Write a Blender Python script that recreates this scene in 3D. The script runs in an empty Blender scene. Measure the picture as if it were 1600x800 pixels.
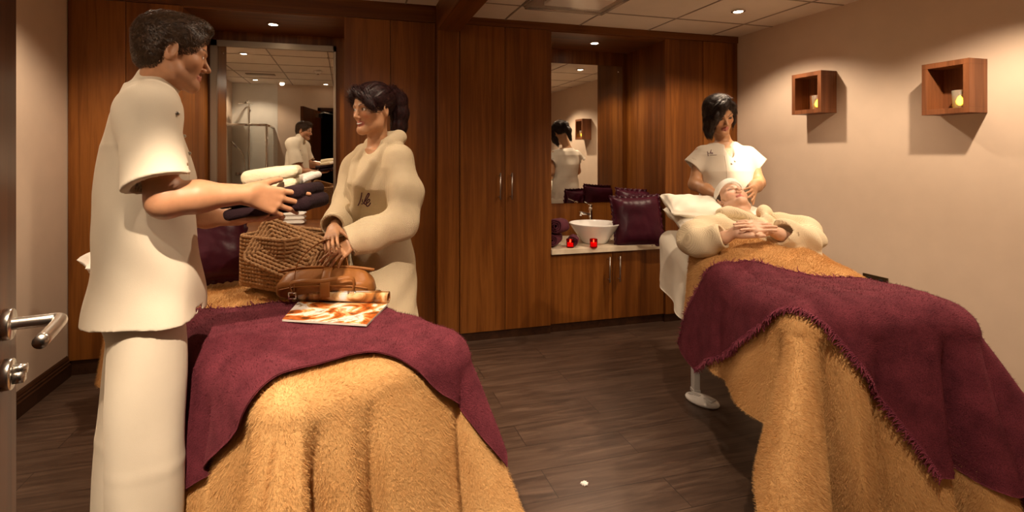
import bpy, bmesh, math, random
import numpy as np
from mathutils import Vector, Matrix, Euler

# ------------------------------------------------------------------ camera, light, exposure
YAW = math.radians(15.77)          # the camera looks this far to the right of the room's depth axis
FPX, CX, HY, EYE = 811.0, 770.0, 243.5, 1.35
CA, SA = math.cos(YAW), math.sin(YAW)
scn = bpy.context.scene
col = scn.collection
cam_d = bpy.data.cameras.new('camera'); cam = bpy.data.objects.new('camera', cam_d); col.objects.link(cam)
cam.location = (0, 0, EYE); cam.rotation_euler = (math.pi/2, 0, -YAW)
cam_d.sensor_width = 36; cam_d.lens = 36*FPX/1600
cam_d.shift_x = (800-CX)/1600; cam_d.shift_y = -(400-HY)/1600
cam_d.clip_start = 0.02
scn.camera = cam
scn.view_settings.view_transform = 'Standard'; scn.view_settings.look = 'None'
scn.view_settings.gamma = 1; scn.view_settings.use_curve_mapping = False
scn.view_settings.exposure = 0.42
w = bpy.data.worlds.new('world'); scn.world = w; w.use_nodes = True
w.node_tree.nodes['Background'].inputs[0].default_value = (1, .75, .5, 1)
w.node_tree.nodes['Background'].inputs[1].default_value = 0.0

WARM = (1.0, .76, .54)
def spot(x, y, z, tgt, power, size, blend=.5, color=WARM, rad=.028):
    l = bpy.data.lights.new('downlight_beam', 'SPOT'); l.energy = power; l.color = color
    l.spot_size = math.radians(size); l.spot_blend = blend; l.shadow_soft_size = rad
    o = bpy.data.objects.new('downlight_beam', l); o.location = (x, y, z)
    o.rotation_euler = (Vector(tgt)-Vector((x, y, z))).to_track_quat('-Z', 'Y').to_euler()
    col.objects.link(o); return o
CR, CL = 2.354, 2.44               # ceiling heights right and left of the beam
DOWNLIGHTS = [  # x, y, target, power, cone
    (2.615, 3.0, (2.615, 3.0, 0), 66, 130),
    (2.60, 1.55, (2.45, 1.9, 0), 108, 130),
    (.95, .60, (1.60, 1.75, .45), 135, 75),
    (-.92, .50, (-.40, 1.8, .9), 44, 105),
    (-.30, .50, (.10, 1.60, .45), 350, 50),
    (.35, 1.9, (-.1, 2.4, .6), 42, 125),
    (-1.05, 2.75, (-1.05, 2.8, 0), 85, 130),
    (-1.25, .72, (-1.3, .7, 0), 26, 130),
]
for x, y, t, p, c in DOWNLIGHTS:
    spot(x, y, (CR if x > .7 else CL)-.012, t, p, c)
spot(1.99, 3.93, 2.262, (1.99, 3.93, 0), 26, 120)     # niche downlights
spot(-.51, 4.06, 2.262, (-.51, 4.06, 0), 26, 120)
def key(x, y, z, tgt, power, size, size_y, color=(1, .80, .58)):
    l = bpy.data.lights.new('photographers_lamp', 'AREA'); l.energy = power; l.color = color
    l.shape = 'RECTANGLE'; l.size = size; l.size_y = size_y
    o = bpy.data.objects.new('photographers_lamp', l); o.location = (x, y, z)
    o.rotation_euler = (Vector(tgt)-Vector((x, y, z))).to_track_quat('-Z', 'Y').to_euler()
    col.objects.link(o); return o

# ------------------------------------------------------------------ coordinates
def on_h(px, py, h):               # the point at height h seen at a pixel
    Z = (EYE-h)*FPX/(py-HY); return cf((px-CX)/FPX*Z, Z, h)
def cf(X, Z, h):                    # camera-aligned metres (right, away, height) -> room
    return np.array((X*CA+Z*SA, -X*SA+Z*CA, h), float)
def at(px, py, Z):                  # what is seen at a pixel, Z metres away
    return cf((px-CX)/FPX*Z, Z, EYE-(py-HY)/FPX*Z)

spot(2.45, 1.55, CR-.03, tuple(at(1168, 252, 3.42)), 300, 12, .5)      # tilted downlight on the therapist

# ------------------------------------------------------------------ materials
def newmat(name):
    m = bpy.data.materials.new(name); m.use_nodes = True
    nt = m.node_tree; b = nt.nodes['Principled BSDF']; return m, nt, b
def N(nt, t, **k):
    n = nt.nodes.new(t)
    for a, v in k.items():
        if a.startswith('i_'): n.inputs[a[2:].replace('_', ' ')].default_value = v
        else: setattr(n, a, v)
    return n
def ramp(nt, fac, stops):
    r = N(nt, 'ShaderNodeValToRGB'); e = r.color_ramp.elements
    while len(e) < len(stops): e.new(.5)
    for i, (p, c) in enumerate(stops): e[i].position = p; e[i].color = (*c, 1)
    nt.links.new(fac, r.inputs[0]); return r.outputs[0]
def coords(nt, scale=(1, 1, 1), rot=(0, 0, 0), rnd=False):
    tc = N(nt, 'ShaderNodeTexCoord'); mp = N(nt, 'ShaderNodeMapping')
    mp.inputs['Scale'].default_value = scale; mp.inputs['Rotation'].default_value = rot
    nt.links.new(tc.outputs['Object'], mp.inputs[0])
    if rnd:
        oi = N(nt, 'ShaderNodeObjectInfo'); ml = N(nt, 'ShaderNodeMath', operation='MULTIPLY'); ml.inputs[1].default_value = 37
        nt.links.new(oi.outputs['Random'], ml.inputs[0]); nt.links.new(ml.outputs[0], mp.inputs['Location'])
    return mp.outputs[0]
def bump(nt, b, h, strength=.3, dist=.01):
    bp = N(nt, 'ShaderNodeBump'); bp.inputs['Strength'].default_value = strength; bp.inputs['Distance'].default_value = dist
    nt.links.new(h, bp.inputs['Height']); nt.links.new(bp.outputs[0], b.inputs['Normal']); return bp
def plain(name, c, rough=.5, metal=0, spec=.5, **kw):
    m, nt, b = newmat(name)
    b.inputs['Base Color'].default_value = (*c, 1); b.inputs['Roughness'].default_value = rough
    b.inputs['Metallic'].default_value = metal; b.inputs['Specular IOR Level'].default_value = spec
    # a faint variation keeps every surface procedural
    n = N(nt, 'ShaderNodeTexNoise'); n.inputs['Scale'].default_value = 9
    nt.links.new(coords(nt), n.inputs['Vector'])
    mx = N(nt, 'ShaderNodeMixRGB', blend_type='MULTIPLY'); mx.inputs[0].default_value = .10
    mx.inputs[1].default_value = (*c, 1); nt.links.new(n.outputs[0], mx.inputs[2]); nt.links.new(mx.outputs[0], b.inputs['Base Color'])
    for k, v in kw.items(): b.inputs[k.replace('_', ' ')].default_value = v
    return m
def wood(name, dark, mid, light, grain='Z', rough=.38, gscale=1.0):
    m, nt, b = newmat(name)
    sc = {'Z': (22, 22, .9), 'X': (.9, 22, 22), 'Y': (22, .9, 22)}[grain]
    v = coords(nt, tuple(s*gscale for s in sc), rnd=True)
    n = N(nt, 'ShaderNodeTexNoise'); n.inputs['Scale'].default_value = 1.3; n.inputs['Detail'].default_value = 7; n.inputs['Roughness'].default_value = .62; n.inputs['Distortion'].default_value = .7
    nt.links.new(v, n.inputs['Vector'])
    v2 = coords(nt, tuple(s*gscale*.28 for s in sc), rnd=True)
    n2 = N(nt, 'ShaderNodeTexNoise'); n2.inputs['Scale'].default_value = 1.1; n2.inputs['Detail'].default_value = 3
    nt.links.new(v2, n2.inputs['Vector'])
    mm = N(nt, 'ShaderNodeMath', operation='ADD'); nt.links.new(n.outputs[0], mm.inputs[0]); nt.links.new(n2.outputs[0], mm.inputs[1])
    m2 = N(nt, 'ShaderNodeMath', operation='MULTIPLY'); m2.inputs[1].default_value = .5; nt.links.new(mm.outputs[0], m2.inputs[0])
    c = ramp(nt, m2.outputs[0], [(.30, dark), (.47, mid), (.56, light), (.68, mid)])
    nt.links.new(c, b.inputs['Base Color']); b.inputs['Roughness'].default_value = rough; b.inputs['Specular IOR Level'].default_value = .32
    bump(nt, b, n.outputs[0], .12, .002)
    return m
M = {}
M['wood'] = wood('walnut_veneer', (.080, .022, .003), (.155, .048, .0065), (.23, .080, .013))
M['wood_x'] = wood('walnut_veneer_across', (.060, .017, .003), (.118, .037, .006), (.175, .060, .011), 'X')
M['wood_y'] = wood('walnut_veneer_along', (.060, .017, .003), (.118, .037, .006), (.175, .060, .011), 'Y')
M['wood_dark'] = wood('dark_stained_wood', (.020, .008, .004), (.034, .013, .006), (.05, .02, .009), 'Y')
M['wood_box'] = wood('walnut_box', (.10, .036, .014), (.17, .062, .024), (.24, .09, .036), 'Z', .45, 1.6)
M['door'] = wood('shaded_door_veneer', (.045, .014, .004), (.08, .026, .007), (.12, .042, .012))  # wood tones darkened to stand in for the shade on the open leaf
M['wall'] = plain('painted_wall', (.69, .55, .425), .62)
M['wall_white'] = plain('pale_shower_panel', (.78, .76, .70), .25)
M['ceil'] = plain('ceiling_tile', (.80, .72, .62), .85)
M['grid'] = plain('ceiling_grid', (.34, .28, .22), .6)
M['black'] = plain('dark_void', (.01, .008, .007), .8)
M['gap'] = plain('shadow_gap', (.008, .004, .003), .9)
M['steel'] = plain('brushed_steel', (.62, .58, .53), .28, 1)
M['chrome'] = plain('chrome', (.85, .83, .8), .08, 1)
M['mirror'] = plain('mirror_silver', (.86, .86, .82), 0.0, 1)
M['mirror'].node_tree.nodes['Principled BSDF'].inputs['Base Color'].default_value = (.86, .86, .82, 1)
M['brass'] = plain('dark_brass', (.16, .12, .07), .35, 1)
M['white'] = plain('white_ceramic', (.85, .83, .79), .12)
M['plastic'] = plain('grey_plastic', (.55, .54, .52), .4)
def emis(name, c, s):
    m, nt, b = newmat(name); b.inputs['Base Color'].default_value = (*c, 1)
    b.inputs['Emission Color'].default_value = (*c, 1); b.inputs['Emission Strength'].default_value = s; return m
M['lamp'] = emis('lit_lamp', (1, .82, .6), 14)

def floor_mat():
    m, nt, b = newmat('floor_planks')
    v = coords(nt, (1, 1, 1))
    br = N(nt, 'ShaderNodeTexBrick'); br.offset = .37; br.inputs['Scale'].default_value = 1
    br.inputs['Brick Width'].default_value = 1.28; br.inputs['Row Height'].default_value = .19; br.inputs['Mortar Size'].default_value = .0018
    br.inputs['Color1'].default_value = (.2, .2, .2, 1); br.inputs['Color2'].default_value = (.8, .8, .8, 1); br.inputs['Mortar'].default_value = (0, 0, 0, 1)
    nt.links.new(v, br.inputs['Vector'])
    v2 = N(nt, 'ShaderNodeMapping'); tc = N(nt, 'ShaderNodeTexCoord'); nt.links.new(tc.outputs['Object'], v2.inputs[0]); v2.inputs['Scale'].default_value = (1.6, 17, 1)
    ml = N(nt, 'ShaderNodeVectorMath', operation='MULTIPLY_ADD'); ml.inputs[1].default_value = (7, 7, 7)
    nt.links.new(br.outputs[0], ml.inputs[0]); nt.links.new(v2.outputs[0], ml.inputs[2])
    n = N(nt, 'ShaderNodeTexNoise'); n.inputs['Scale'].default_value = 1.4; n.inputs['Detail'].default_value = 8; n.inputs['Roughness'].default_value = .65; n.inputs['Distortion'].default_value = 1.2
    nt.links.new(ml.outputs[0], n.inputs['Vector'])
    c = ramp(nt, n.outputs[0], [(.28, (.030, .016, .010)), (.5, (.066, .038, .025)), (.72, (.118, .074, .050))])
    mx = N(nt, 'ShaderNodeMixRGB', blend_type='MULTIPLY'); mx.inputs[0].default_value = 1
    inv = ramp(nt, br.outputs['Fac'], [(0, (1, 1, 1)), (1, (.25, .22, .2))])
    nt.links.new(c, mx.inputs[1]); nt.links.new(inv, mx.inputs[2]); nt.links.new(mx.outputs[0], b.inputs['Base Color'])
    b.inputs['Roughness'].default_value = .36
    bump(nt, b, n.outputs[0], .15, .002)
    return m
M['floor'] = floor_mat()

def cloth(name, c1, c2, kind='weave', scale=400, rough=.9, strength=.35, sheen=.3, mott=6):
    m, nt, b = newmat(name)
    v = coords(nt)
    n = N(nt, 'ShaderNodeTexNoise'); n.inputs['Scale'].default_value = mott; n.inputs['Detail'].default_value = 6
    nt.links.new(v, n.inputs['Vector'])
    c = ramp(nt, n.outputs[0], [(.3, c1), (.7, c2)])
    b.inputs['Roughness'].default_value = rough; b.inputs['Sheen Weight'].default_value = sheen; b.inputs['Sheen Roughness'].default_value = .5
    b.inputs['Sheen Tint'].default_value = (*[min(1, x*1.3) for x in c2], 1)
    b.inputs['Specular IOR Level'].default_value = .2
    if kind == 'weave':
        h = N(nt, 'ShaderNodeTexNoise'); h.inputs['Scale'].default_value = scale; h.inputs['Detail'].default_value = 2
        nt.links.new(v, h.inputs['Vector']); ho = h.outputs[0]; nt.links.new(c, b.inputs['Base Color'])
    else:
        ho = None
        ws = []
        for ax in ('X', 'Z') if kind == 'waffle' else ():
            wv = N(nt, 'ShaderNodeTexWave', bands_direction=ax); wv.inputs['Scale'].default_value = scale; wv.inputs['Distortion'].default_value = .6 if kind == 'waffle' else 2.2
            wv.inputs['Detail'].default_value = 1 if kind == 'waffle' else 3; wv.inputs['Detail Scale'].default_value = 1.5
            nt.links.new(v, wv.inputs['Vector']); ws.append(wv.outputs['Fac'])
        if kind == 'throw':
            for scv in ((1, 9, 4), (9, 1, 4)):
                vv = coords(nt, scv); nn_ = N(nt, 'ShaderNodeTexNoise'); nn_.inputs['Scale'].default_value = scale*.45; nn_.inputs['Detail'].default_value = 1
                nt.links.new(vv, nn_.inputs['Vector']); ws.append(nn_.outputs[0])
        mx = N(nt, 'ShaderNodeMath', operation='MAXIMUM'); nt.links.new(ws[0], mx.inputs[0]); nt.links.new(ws[1], mx.inputs[1]); ho = mx.outputs[0]
        dk = ramp(nt, ho, [(0, (.72, .66, .60)), (1, (1, 1, 1))] if kind == 'waffle' else [(.38, (.45, .4, .4)), (.62, (1, 1, 1))])
        mm = N(nt, 'ShaderNodeMixRGB', blend_type='MULTIPLY'); mm.inputs[0].default_value = 1
        nt.links.new(c, mm.inputs[1]); nt.links.new(dk, mm.inputs[2]); nt.links.new(mm.outputs[0], b.inputs['Base Color'])
    bump(nt, b, ho, strength, .004)
    return m
M['tunic'] = cloth('cream_tunic_cotton', (.66, .60, .49), (.72, .655, .54), scale=700, strength=.12)
M['tunic_beige'] = cloth('beige_tunic_cotton', (.56, .50, .42), (.61, .55, .46), scale=700, strength=.12)
M['robe'] = cloth('waffle_cotton_robe', (.80, .67, .46), (.84, .72, .51), 'waffle', 58, strength=.6)
M['towel'] = cloth('cream_towelling', (.82, .70, .48), (.86, .76, .54), scale=500, strength=.6)
M['towel_white'] = cloth('white_towelling', (.80, .77, .70), (.86, .83, .76), scale=300, strength=.5)
M['sheet'] = cloth('white_bed_linen', (.80, .74, .62), (.84, .79, .68), scale=350, strength=.25)
M['dark_cloth'] = cloth('near_black_towel', (.010, .004, .006), (.022, .008, .012), scale=250, strength=.5, sheen=.05)
M['plum'] = cloth('plum_towelling', (.060, .014, .024), (.10, .024, .038), scale=160, strength=.8)
M['throw'] = cloth('burgundy_woven_throw', (.105, .018, .030), (.19, .036, .055), 'throw', 170, strength=.8, sheen=.3, mott=14)
M['fringe'] = cloth('burgundy_fringe', (.17, .03, .055), (.26, .06, .09), scale=300, strength=.3)
M['velvet'] = cloth('plum_satin_velvet', (.036, .004, .011), (.065, .009, .021), scale=40, rough=.36, strength=.25, sheen=.25)
M['fur'] = cloth('tan_plush_fur', (.56, .31, .115), (.68, .42, .18), scale=120, strength=.9, sheen=.35, mott=5)
M['leather'] = cloth('tan_leather', (.23, .088, .022), (.30, .12, .032), scale=90, rough=.38, strength=.2, sheen=0)
M['wicker'] = cloth('seagrass_weave', (.30, .155, .065), (.46, .27, .13), scale=160, rough=.7, strength=.9, sheen=0, mott=60)

# ------------------------------------------------------------------ object helpers
ROOTM = {}
def world_of(o):
    while o is not None:
        if o.name in ROOTM: return ROOTM[o.name]
        o = o.parent
    return Matrix.Identity(4)
def meta(o, label=None, cat=None, group=None, kind=None):
    if label: o['label'] = label
    if cat: o['category'] = cat
    if group: o['group'] = group
    if kind: o['kind'] = kind
    return o
def thing(name, label, cat, loc=(0, 0, 0), rz=0, group=None):
    o = bpy.data.objects.new(name, None); col.objects.link(o)
    o.location = loc; o.rotation_euler = (0, 0, rz); o.empty_display_size = .1
    ROOTM[o.name] = Matrix.Translation(Vector(loc)) @ Matrix.Rotation(rz, 4, 'Z')
    return meta(o, label, cat, group)
def link_mesh(name, me, mat, parent=None, smooth=True, origin=None):
    if parent is not None: me.transform(world_of(parent).inverted())
    o = bpy.data.objects.new(name, me); col.objects.link(o)
    if parent is not None: o.parent = parent
    elif origin is not None:
        me.transform(Matrix.Translation(-Vector(origin))); o.location = origin
        ROOTM[o.name] = Matrix.Translation(Vector(origin))
    for m in (mat if isinstance(mat, (list, tuple)) else [mat]): me.materials.append(m)
    if smooth: me.shade_smooth()
    return o
def obj(name, bm, mat, parent=None, smooth=False, origin=None):
    me = bpy.data.meshes.new(name); bm.to_mesh(me); bm.free()
    return link_mesh(name, me, mat, parent, smooth, origin)
def npobj(name, V, F, mat, parent=None, smooth=True, origin=None):
    me = bpy.data.meshes.new(name)
    V = np.asarray(V, np.float32); F = np.asarray(F, np.int32)
    me.vertices.add(len(V)); me.vertices.foreach_set('co', V.ravel())
    me.loops.add(F.size); me.loops.foreach_set('vertex_index', F.ravel())
    me.polygons.add(len(F)); me.polygons.foreach_set('loop_start', np.arange(0, F.size, F.shape[1], dtype=np.int32))
    me.polygons.foreach_set('loop_total', np.full(len(F), F.shape[1], np.int32))
    me.update(calc_edges=True); me.validate()
    return link_mesh(name, me, mat, parent, smooth, origin)
def box(bm, x0, x1, y0, y1, z0, z1, bev=0, rot=None, mat=0):
    g = bmesh.ops.create_cube(bm, size=1); vs = g['verts']
    c = Vector(((x0+x1)/2, (y0+y1)/2, (z0+z1)/2)); s = Vector((abs(x1-x0), abs(y1-y0), abs(z1-z0)))
    for v in vs: v.co = Vector((v.co.x*s.x, v.co.y*s.y, v.co.z*s.z))
    es = list({e for v in vs for e in v.link_edges})
    if bev: 
        r = bmesh.ops.bevel(bm, geom=es, offset=bev, segments=2, affect='EDGES', profile=.6)
        vs = list({v for f in r['faces'] for v in f.verts} | {v for v in vs if v.is_valid})
    for v in vs:
        v.co = (rot @ v.co if rot is not None else v.co) + c
    return vs
def B(*a, **k):
    bm = bmesh.new(); box(bm, *a, **k); return bm
def lathe(bm, prof, c, seg=40, axis=None):
    c = Vector(c); rings = []
    q = axis.to_track_quat('Z', 'Y').to_matrix() if axis is not None else Matrix.Identity(3)
    for r, z in prof:
        rings.append([bm.verts.new(c + q @ Vector((r*math.cos(2*math.pi*i/seg), r*math.sin(2*math.pi*i/seg), z))) for i in range(seg)])
    for a, b in zip(rings, rings[1:]):
        for i in range(seg): bm.faces.new((a[i], a[(i+1) % seg], b[(i+1) % seg], b[i]))
    for r_, fl in ((rings[0], True), (rings[-1], False)):
        bm.faces.new(list(reversed(r_)) if fl else r_)
def tube(bm, pts, r, seg=10, closed=False, rs=None, flat=None):
    pts = [Vector(p) for p in pts]; n = len(pts); rings = []
    up = None
    for i, p in enumerate(pts):
        if closed: d = pts[(i+1) % n]-pts[i-1]
        else: d = pts[min(i+1, n-1)]-pts[max(i-1, 0)]
        d.normalize()
        if up is None:
            up = Vector((0, 0, 1)) if abs(d.z) < .9 else Vector((1, 0, 0))
        up = (up - d*up.dot(d)).normalized(); s = d.cross(up)
        rr = rs[i] if rs is not None else r; f = flat or 1
        rings.append([bm.verts.new(p + up*(rr*f*math.cos(2*math.pi*k/seg)) + s*(rr*math.sin(2*math.pi*k/seg))) for k in range(seg)])
    prs = list(zip(rings, rings[1:])) + ([(rings[-1], rings[0])] if closed else [])
    for a, b in prs:
        for k in range(seg): bm.faces.new((a[k], a[(k+1) % seg], b[(k+1) % seg], b[k]))
    if not closed: bm.faces.new(list(reversed(rings[0]))); bm.faces.new(rings[-1])
def smooth_path(P, n=8):
    P = [Vector(p) for p in P]; out = []
    for i in range(len(P)-1):
        p0, p1, p2, p3 = P[max(i-1, 0)], P[i], P[i+1], P[min(i+2, len(P)-1)]
        for k in range(n):
            t = k/n
            out.append(.5*((2*p1)+(p2-p0)*t+(2*p0-5*p1+4*p2-p3)*t*t+(3*p1-p0-3*p2+p3)*t**3))
    out.append(P[-1]); return out
def struct(name, bm, mat, smooth=False):
    return meta(obj(name, bm, mat, None, smooth), kind='structure')

# ------------------------------------------------------------------ the room
XL, XR, YB, YF = -1.643, 3.196, 4.50, .25      # left wall, right wall, wall behind the cabinets, doorway wall
DR, DLF = 3.67, 3.76                           # fronts of the right and left run of cabinets
struct('floor', B(XL-.3, XR+.3, -1.6, YB+.1, -.06, 0), M['floor'])
struct('wall_left', B(XL-.1, XL, YF-.1, YB+.1, 0, 2.6), M['wall'])
struct('wall_right', B(XR, XR+.1, YF-.1, YB+.1, 0, 2.6), M['wall'])
struct('wall_far', B(XL-.1, XR+.1, YB, YB+.1, 0, 2.6), M['wall'])
bm = bmesh.new()
box(bm, -1.01, -.40, YF-.12, YF, 0, 2.6); box(bm, .70, XR+.1, YF-.12, YF, 0, 2.6); box(bm, -.40, .70, YF-.12, YF, 2.06, 2.6)
struct('wall_near', bm, M['wall'])
struct('wall_shower', B(XL-.1, -1.01, YF-.12, YF+.004, 0, 2.6), M['wall_white'])
bm = bmesh.new(); box(bm, -.43, -.385, YF-.14, YF+.015, 0, 2.09); box(bm, .685, .73, YF-.14, YF+.015, 0, 2.09); box(bm, -.43, .73, YF-.14, YF+.015, 2.045, 2.10)
struct('trim_1', bm, M['wood_dark'])
bm = bmesh.new()      # unlit corridor outside the doorway, its darkness put into near-black walls
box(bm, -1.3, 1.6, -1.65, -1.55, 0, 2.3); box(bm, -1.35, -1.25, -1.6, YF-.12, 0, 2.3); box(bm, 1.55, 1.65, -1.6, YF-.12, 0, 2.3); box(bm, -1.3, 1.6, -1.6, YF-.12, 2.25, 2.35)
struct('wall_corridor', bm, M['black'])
# ceiling of tiles in a thin grid, one level right of the beam, one left
def ceiling(name, x0, x1, y0, y1, z, xs, ys):
    bm = bmesh.new(); box(bm, x0, x1, y0, y1, z+.004, z+.05)
    for f in bm.faces: f.material_index = 0
    n = len(bm.faces)
    for x in xs: box(bm, x-.006, x+.006, y0, y1, z, z+.006)
    for y in ys: box(bm, x0, x1, y-.006, y+.006, z, z+.006)
    bm.faces.ensure_lookup_table()
    for f in bm.faces[n:]: f.material_index = 1
    struct(name, bm, [M['ceil'], M['grid']])
ceiling('ceiling', .787, XR, YF, DR, CR, [1.131, 1.731, 2.331, 2.931], [3.30, 2.70, 2.10, 1.50, .90])
ceiling('ceiling_left', XL, .629, YF, DLF, CL, [.41, -.19, -.79, -1.39], [3.30, 2.70, 2.10, 1.50, .90])
struct('ceiling_slab', B(XL-.1, XR+.1, YF-.2, YB+.1, 2.5, 2.62), M['ceil'])
# skirting boards, moulded
def skirt(name, x, sgn, y0, y1):
    bm = bmesh.new()
    prof = [(0, 0), (.022, 0), (.022, .075), (.017, .082), (.017, .094), (.012, .10), (.012, .108), (.006, .122), (0, .128)]
    vs = [[bm.verts.new((x+sgn*a, y, b)) for a, b in prof] for y in (y0, y1)]
    for i in range(len(prof)-1): bm.faces.new((vs[0][i], vs[0][i+1], vs[1][i+1], vs[1][i]))
    bm.faces.new(vs[0]); bm.faces.new(list(reversed(vs[1])))
    bmesh.ops.recalc_face_normals(bm, faces=bm.faces)
    struct(name, bm, M['wood_dark'])
skirt('baseboard_left', XL, 1, YF, DLF); skirt('baseboard_right', XR, -1, YF, DR)
# beam, pillar, fascia boards
struct('trim_2', B(.629, .787, YF, DR, 2.247, 2.5, bev=.004), M['wood_y'])
struct('trim_3', B(.629, .785, DR, YB, 0, 2.5, bev=.003), M['wood'])
struct('trim_4', B(.787, XR, DR-.004, DR+.03, CR-.05, 2.5), M['wood_x'])
struct('trim_5', B(XL, .629, DLF-.004, DLF+.03, CL-.12, 2.5), M['wood_x'])

def handle(bm, x, y, z0, z1):
    tube(bm, [(x, y-.032, z0), (x, y-.032, z1)], .0055, 10)
    for z in (z0+.02, z1-.02): tube(bm, [(x, y-.032, z), (x, y, z)], .0045, 8)
def cabinet(label, x0, x1, y, yb, z0, z1, joints, handles=(), hz=(0, 0), kick=True, group=None):
    r = thing('tall_cabinet' if z1 > 1 else 'vanity_cabinet', label, 'cabinet', ((x0+x1)/2, y, 0), 0, group)
    bm = bmesh.new(); box(bm, x0, x1, y+.021, yb, z0, z1)
    obj('carcass', bm, M['gap'] if False else M['wood'], r)
    if kick: obj('plinth', B(x0, x1, y+.012, y+.03, 0, z0), M['wood_dark'], r)
    xs = [x0]+list(joints)+[x1]
    for i, (a, b) in enumerate(zip(xs, xs[1:])):
        d = obj('door', B(a+.002, b-.002, y, y+.02, z0+.002, z1-.002, bev=.0015), M['wood'], r)
        for hx in handles:
            if a < hx < b:
                bm = bmesh.new(); handle(bm, hx, y, *hz); obj('handle', bm, M['steel'], d, True)
    return r
K = .062
cabinet('tall dark walnut cabinet in the left corner behind the man in the cream tunic', XL+.004, -1.015, DLF, YB-.01, K+.03, CL-.12, [-1.331])
cabinet('tall walnut cabinet without handles, behind the woman in the bathrobe', -.012, .627, DLF, YB-.01, K+.03, CL-.12, [.303])
cabinet('tall walnut cupboard with two slim bar handles, left of the basin', .789, 1.4955, DR, YB-.01, K, CR-.05, [1.131], (1.085, 1.175), (1.03, 1.225))
cabinet('tall walnut cabinet in the right corner behind the therapist', 2.492, XR-.004, DR, YB-.01, K, CR-.05, [2.848])
cabinet('low walnut vanity cupboard under the basin with two bar handles', 1.4975, 2.490, DR+.02, 4.25, K, .60, [2.026], (1.985, 2.075), (.36, .56))
cabinet('low walnut cabinet in the mirrored alcove behind the beds, left half of the room', -1.013, -.014, DLF+.02, 4.35, K+.03, .80, [-.68, -.347])
# niches
def niche(n, x0, x1, y0, y1, top, zc):
    struct('trim_%d' % n, B(x0, x1, y0, y1, top, top+.02), M['wood_x'])
    struct('trim_%d' % (n+1), B(x0, x1, y1, y1+.02, zc, top), M['wood'])
    struct('trim_%d' % (n+2), B(x1-.002, x1+.004, y0, y1, zc, top), M['wood'])
    struct('trim_%d' % (n+3), B(x0-.004, x0+.002, y0, y1, zc, top), M['wood'])
niche(6, 1.4955, 2.492, DR, 4.267, 2.292, .64)
niche(10, -1.015, -.012, DLF, 4.40, 2.308, .84)
M['stone'] = cloth('cream_stone', (.62, .52, .38), (.78, .68, .53), scale=60, rough=.25, strength=.02, sheen=0, mott=12)
meta(obj('countertop', B(1.4975, 2.490, DR-.015, 4.265, .60, .64, bev=.003), M['stone'], None, origin=(1.99, 3.95, .60)), 'cream stone countertop carrying the white basin', 'countertop')
meta(obj('countertop', B(-1.013, -.014, DLF-.01, 4.398, .80, .84, bev=.003), M['wood_x'], None, origin=(-.5, 4.1, .80)), 'walnut counter top under the mirror with the shower reflection', 'countertop')
# mirrors
def mirror(label, x0, x1, y, z0, z1, frame):
    r = thing('wall_mirror', label, 'mirror', ((x0+x1)/2, y, z0))
    obj('mirror_glass', B(x0, x1, y-.006, y-.0005, z0, z1), M['mirror'], r)
    bm = bmesh.new()
    if frame:
        t = .045
        box(bm, x0-t, x0, y-.022, y, z0, z1+t); box(bm, x1, x1+.02, y-.022, y, z0, z1+t); box(bm, x0-t, x1+.02, y-.022, y, z1, z1+t)
        obj('frame', bm, M['steel_dull'], r)
    else: bm.free()
    for px, pz in ((x0+.04, z1-.05), (x1-.04, z1-.05), (x1-.04, z0+.05), (x0+.04, z0+.05)):
        b2 = bmesh.new(); lathe(b2, [(.008, 0), (.008, .004), (.004, .006)], (px, y-.0062, pz), 14, Vector((0, -1, 0))); obj('fixing', b2, M['chrome'], r, True)
M['steel_dull'] = plain('satin_metal_frame', (.36, .29, .22), .4, 1)
mirror('large wall mirror reflecting the shower and the doorway', -.95, -.10, 4.399, .96, 2.19, True)
mirror('frameless mirror over the white basin, reflecting the therapist', 1.50, 2.44, 4.266, .93, 2.17, False)
# downlights
def downlight(x, y, z, label, group=None):
    r = thing('downlight', label, 'ceiling light', (x, y, z), 0, group)
    bm = bmesh.new(); lathe(bm, [(.046, -.001), (.046, -.006), (.036, -.008), (.033, -.002)], (x, y, z), 32); obj('bezel', bm, M['chrome'], r, True)
    bm = bmesh.new(); lathe(bm, [(.001, -.007), (.030, -.007), (.030, -.004), (.001, -.004)], (x, y, z), 24); obj('lamp', bm, M['lamp'], r)
labs = ['lit round downlight in the tiled ceiling above the therapist', 'lit ceiling downlight above the foot of the right bed', 'lit ceiling downlight near the doorway, close beside the beam',
        'lit ceiling downlight above the man in the cream tunic', 'lit ceiling downlight above the foot of the left couch', 'lit ceiling downlight beside the beam, over the woman in the robe', 'lit ceiling downlight in the left corner of the room', 'lit ceiling downlight over the shower corner, seen in the mirror']
for (x, y, *_), lb in zip(DOWNLIGHTS, labs): downlight(x, y, (CR if x > .7 else CL), lb)
downlight(1.99, 3.93, 2.292, 'small lit downlight in the soffit above the basin'); downlight(-.51, 4.06, 2.308, 'small lit downlight in the soffit above the large left mirror')
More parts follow.
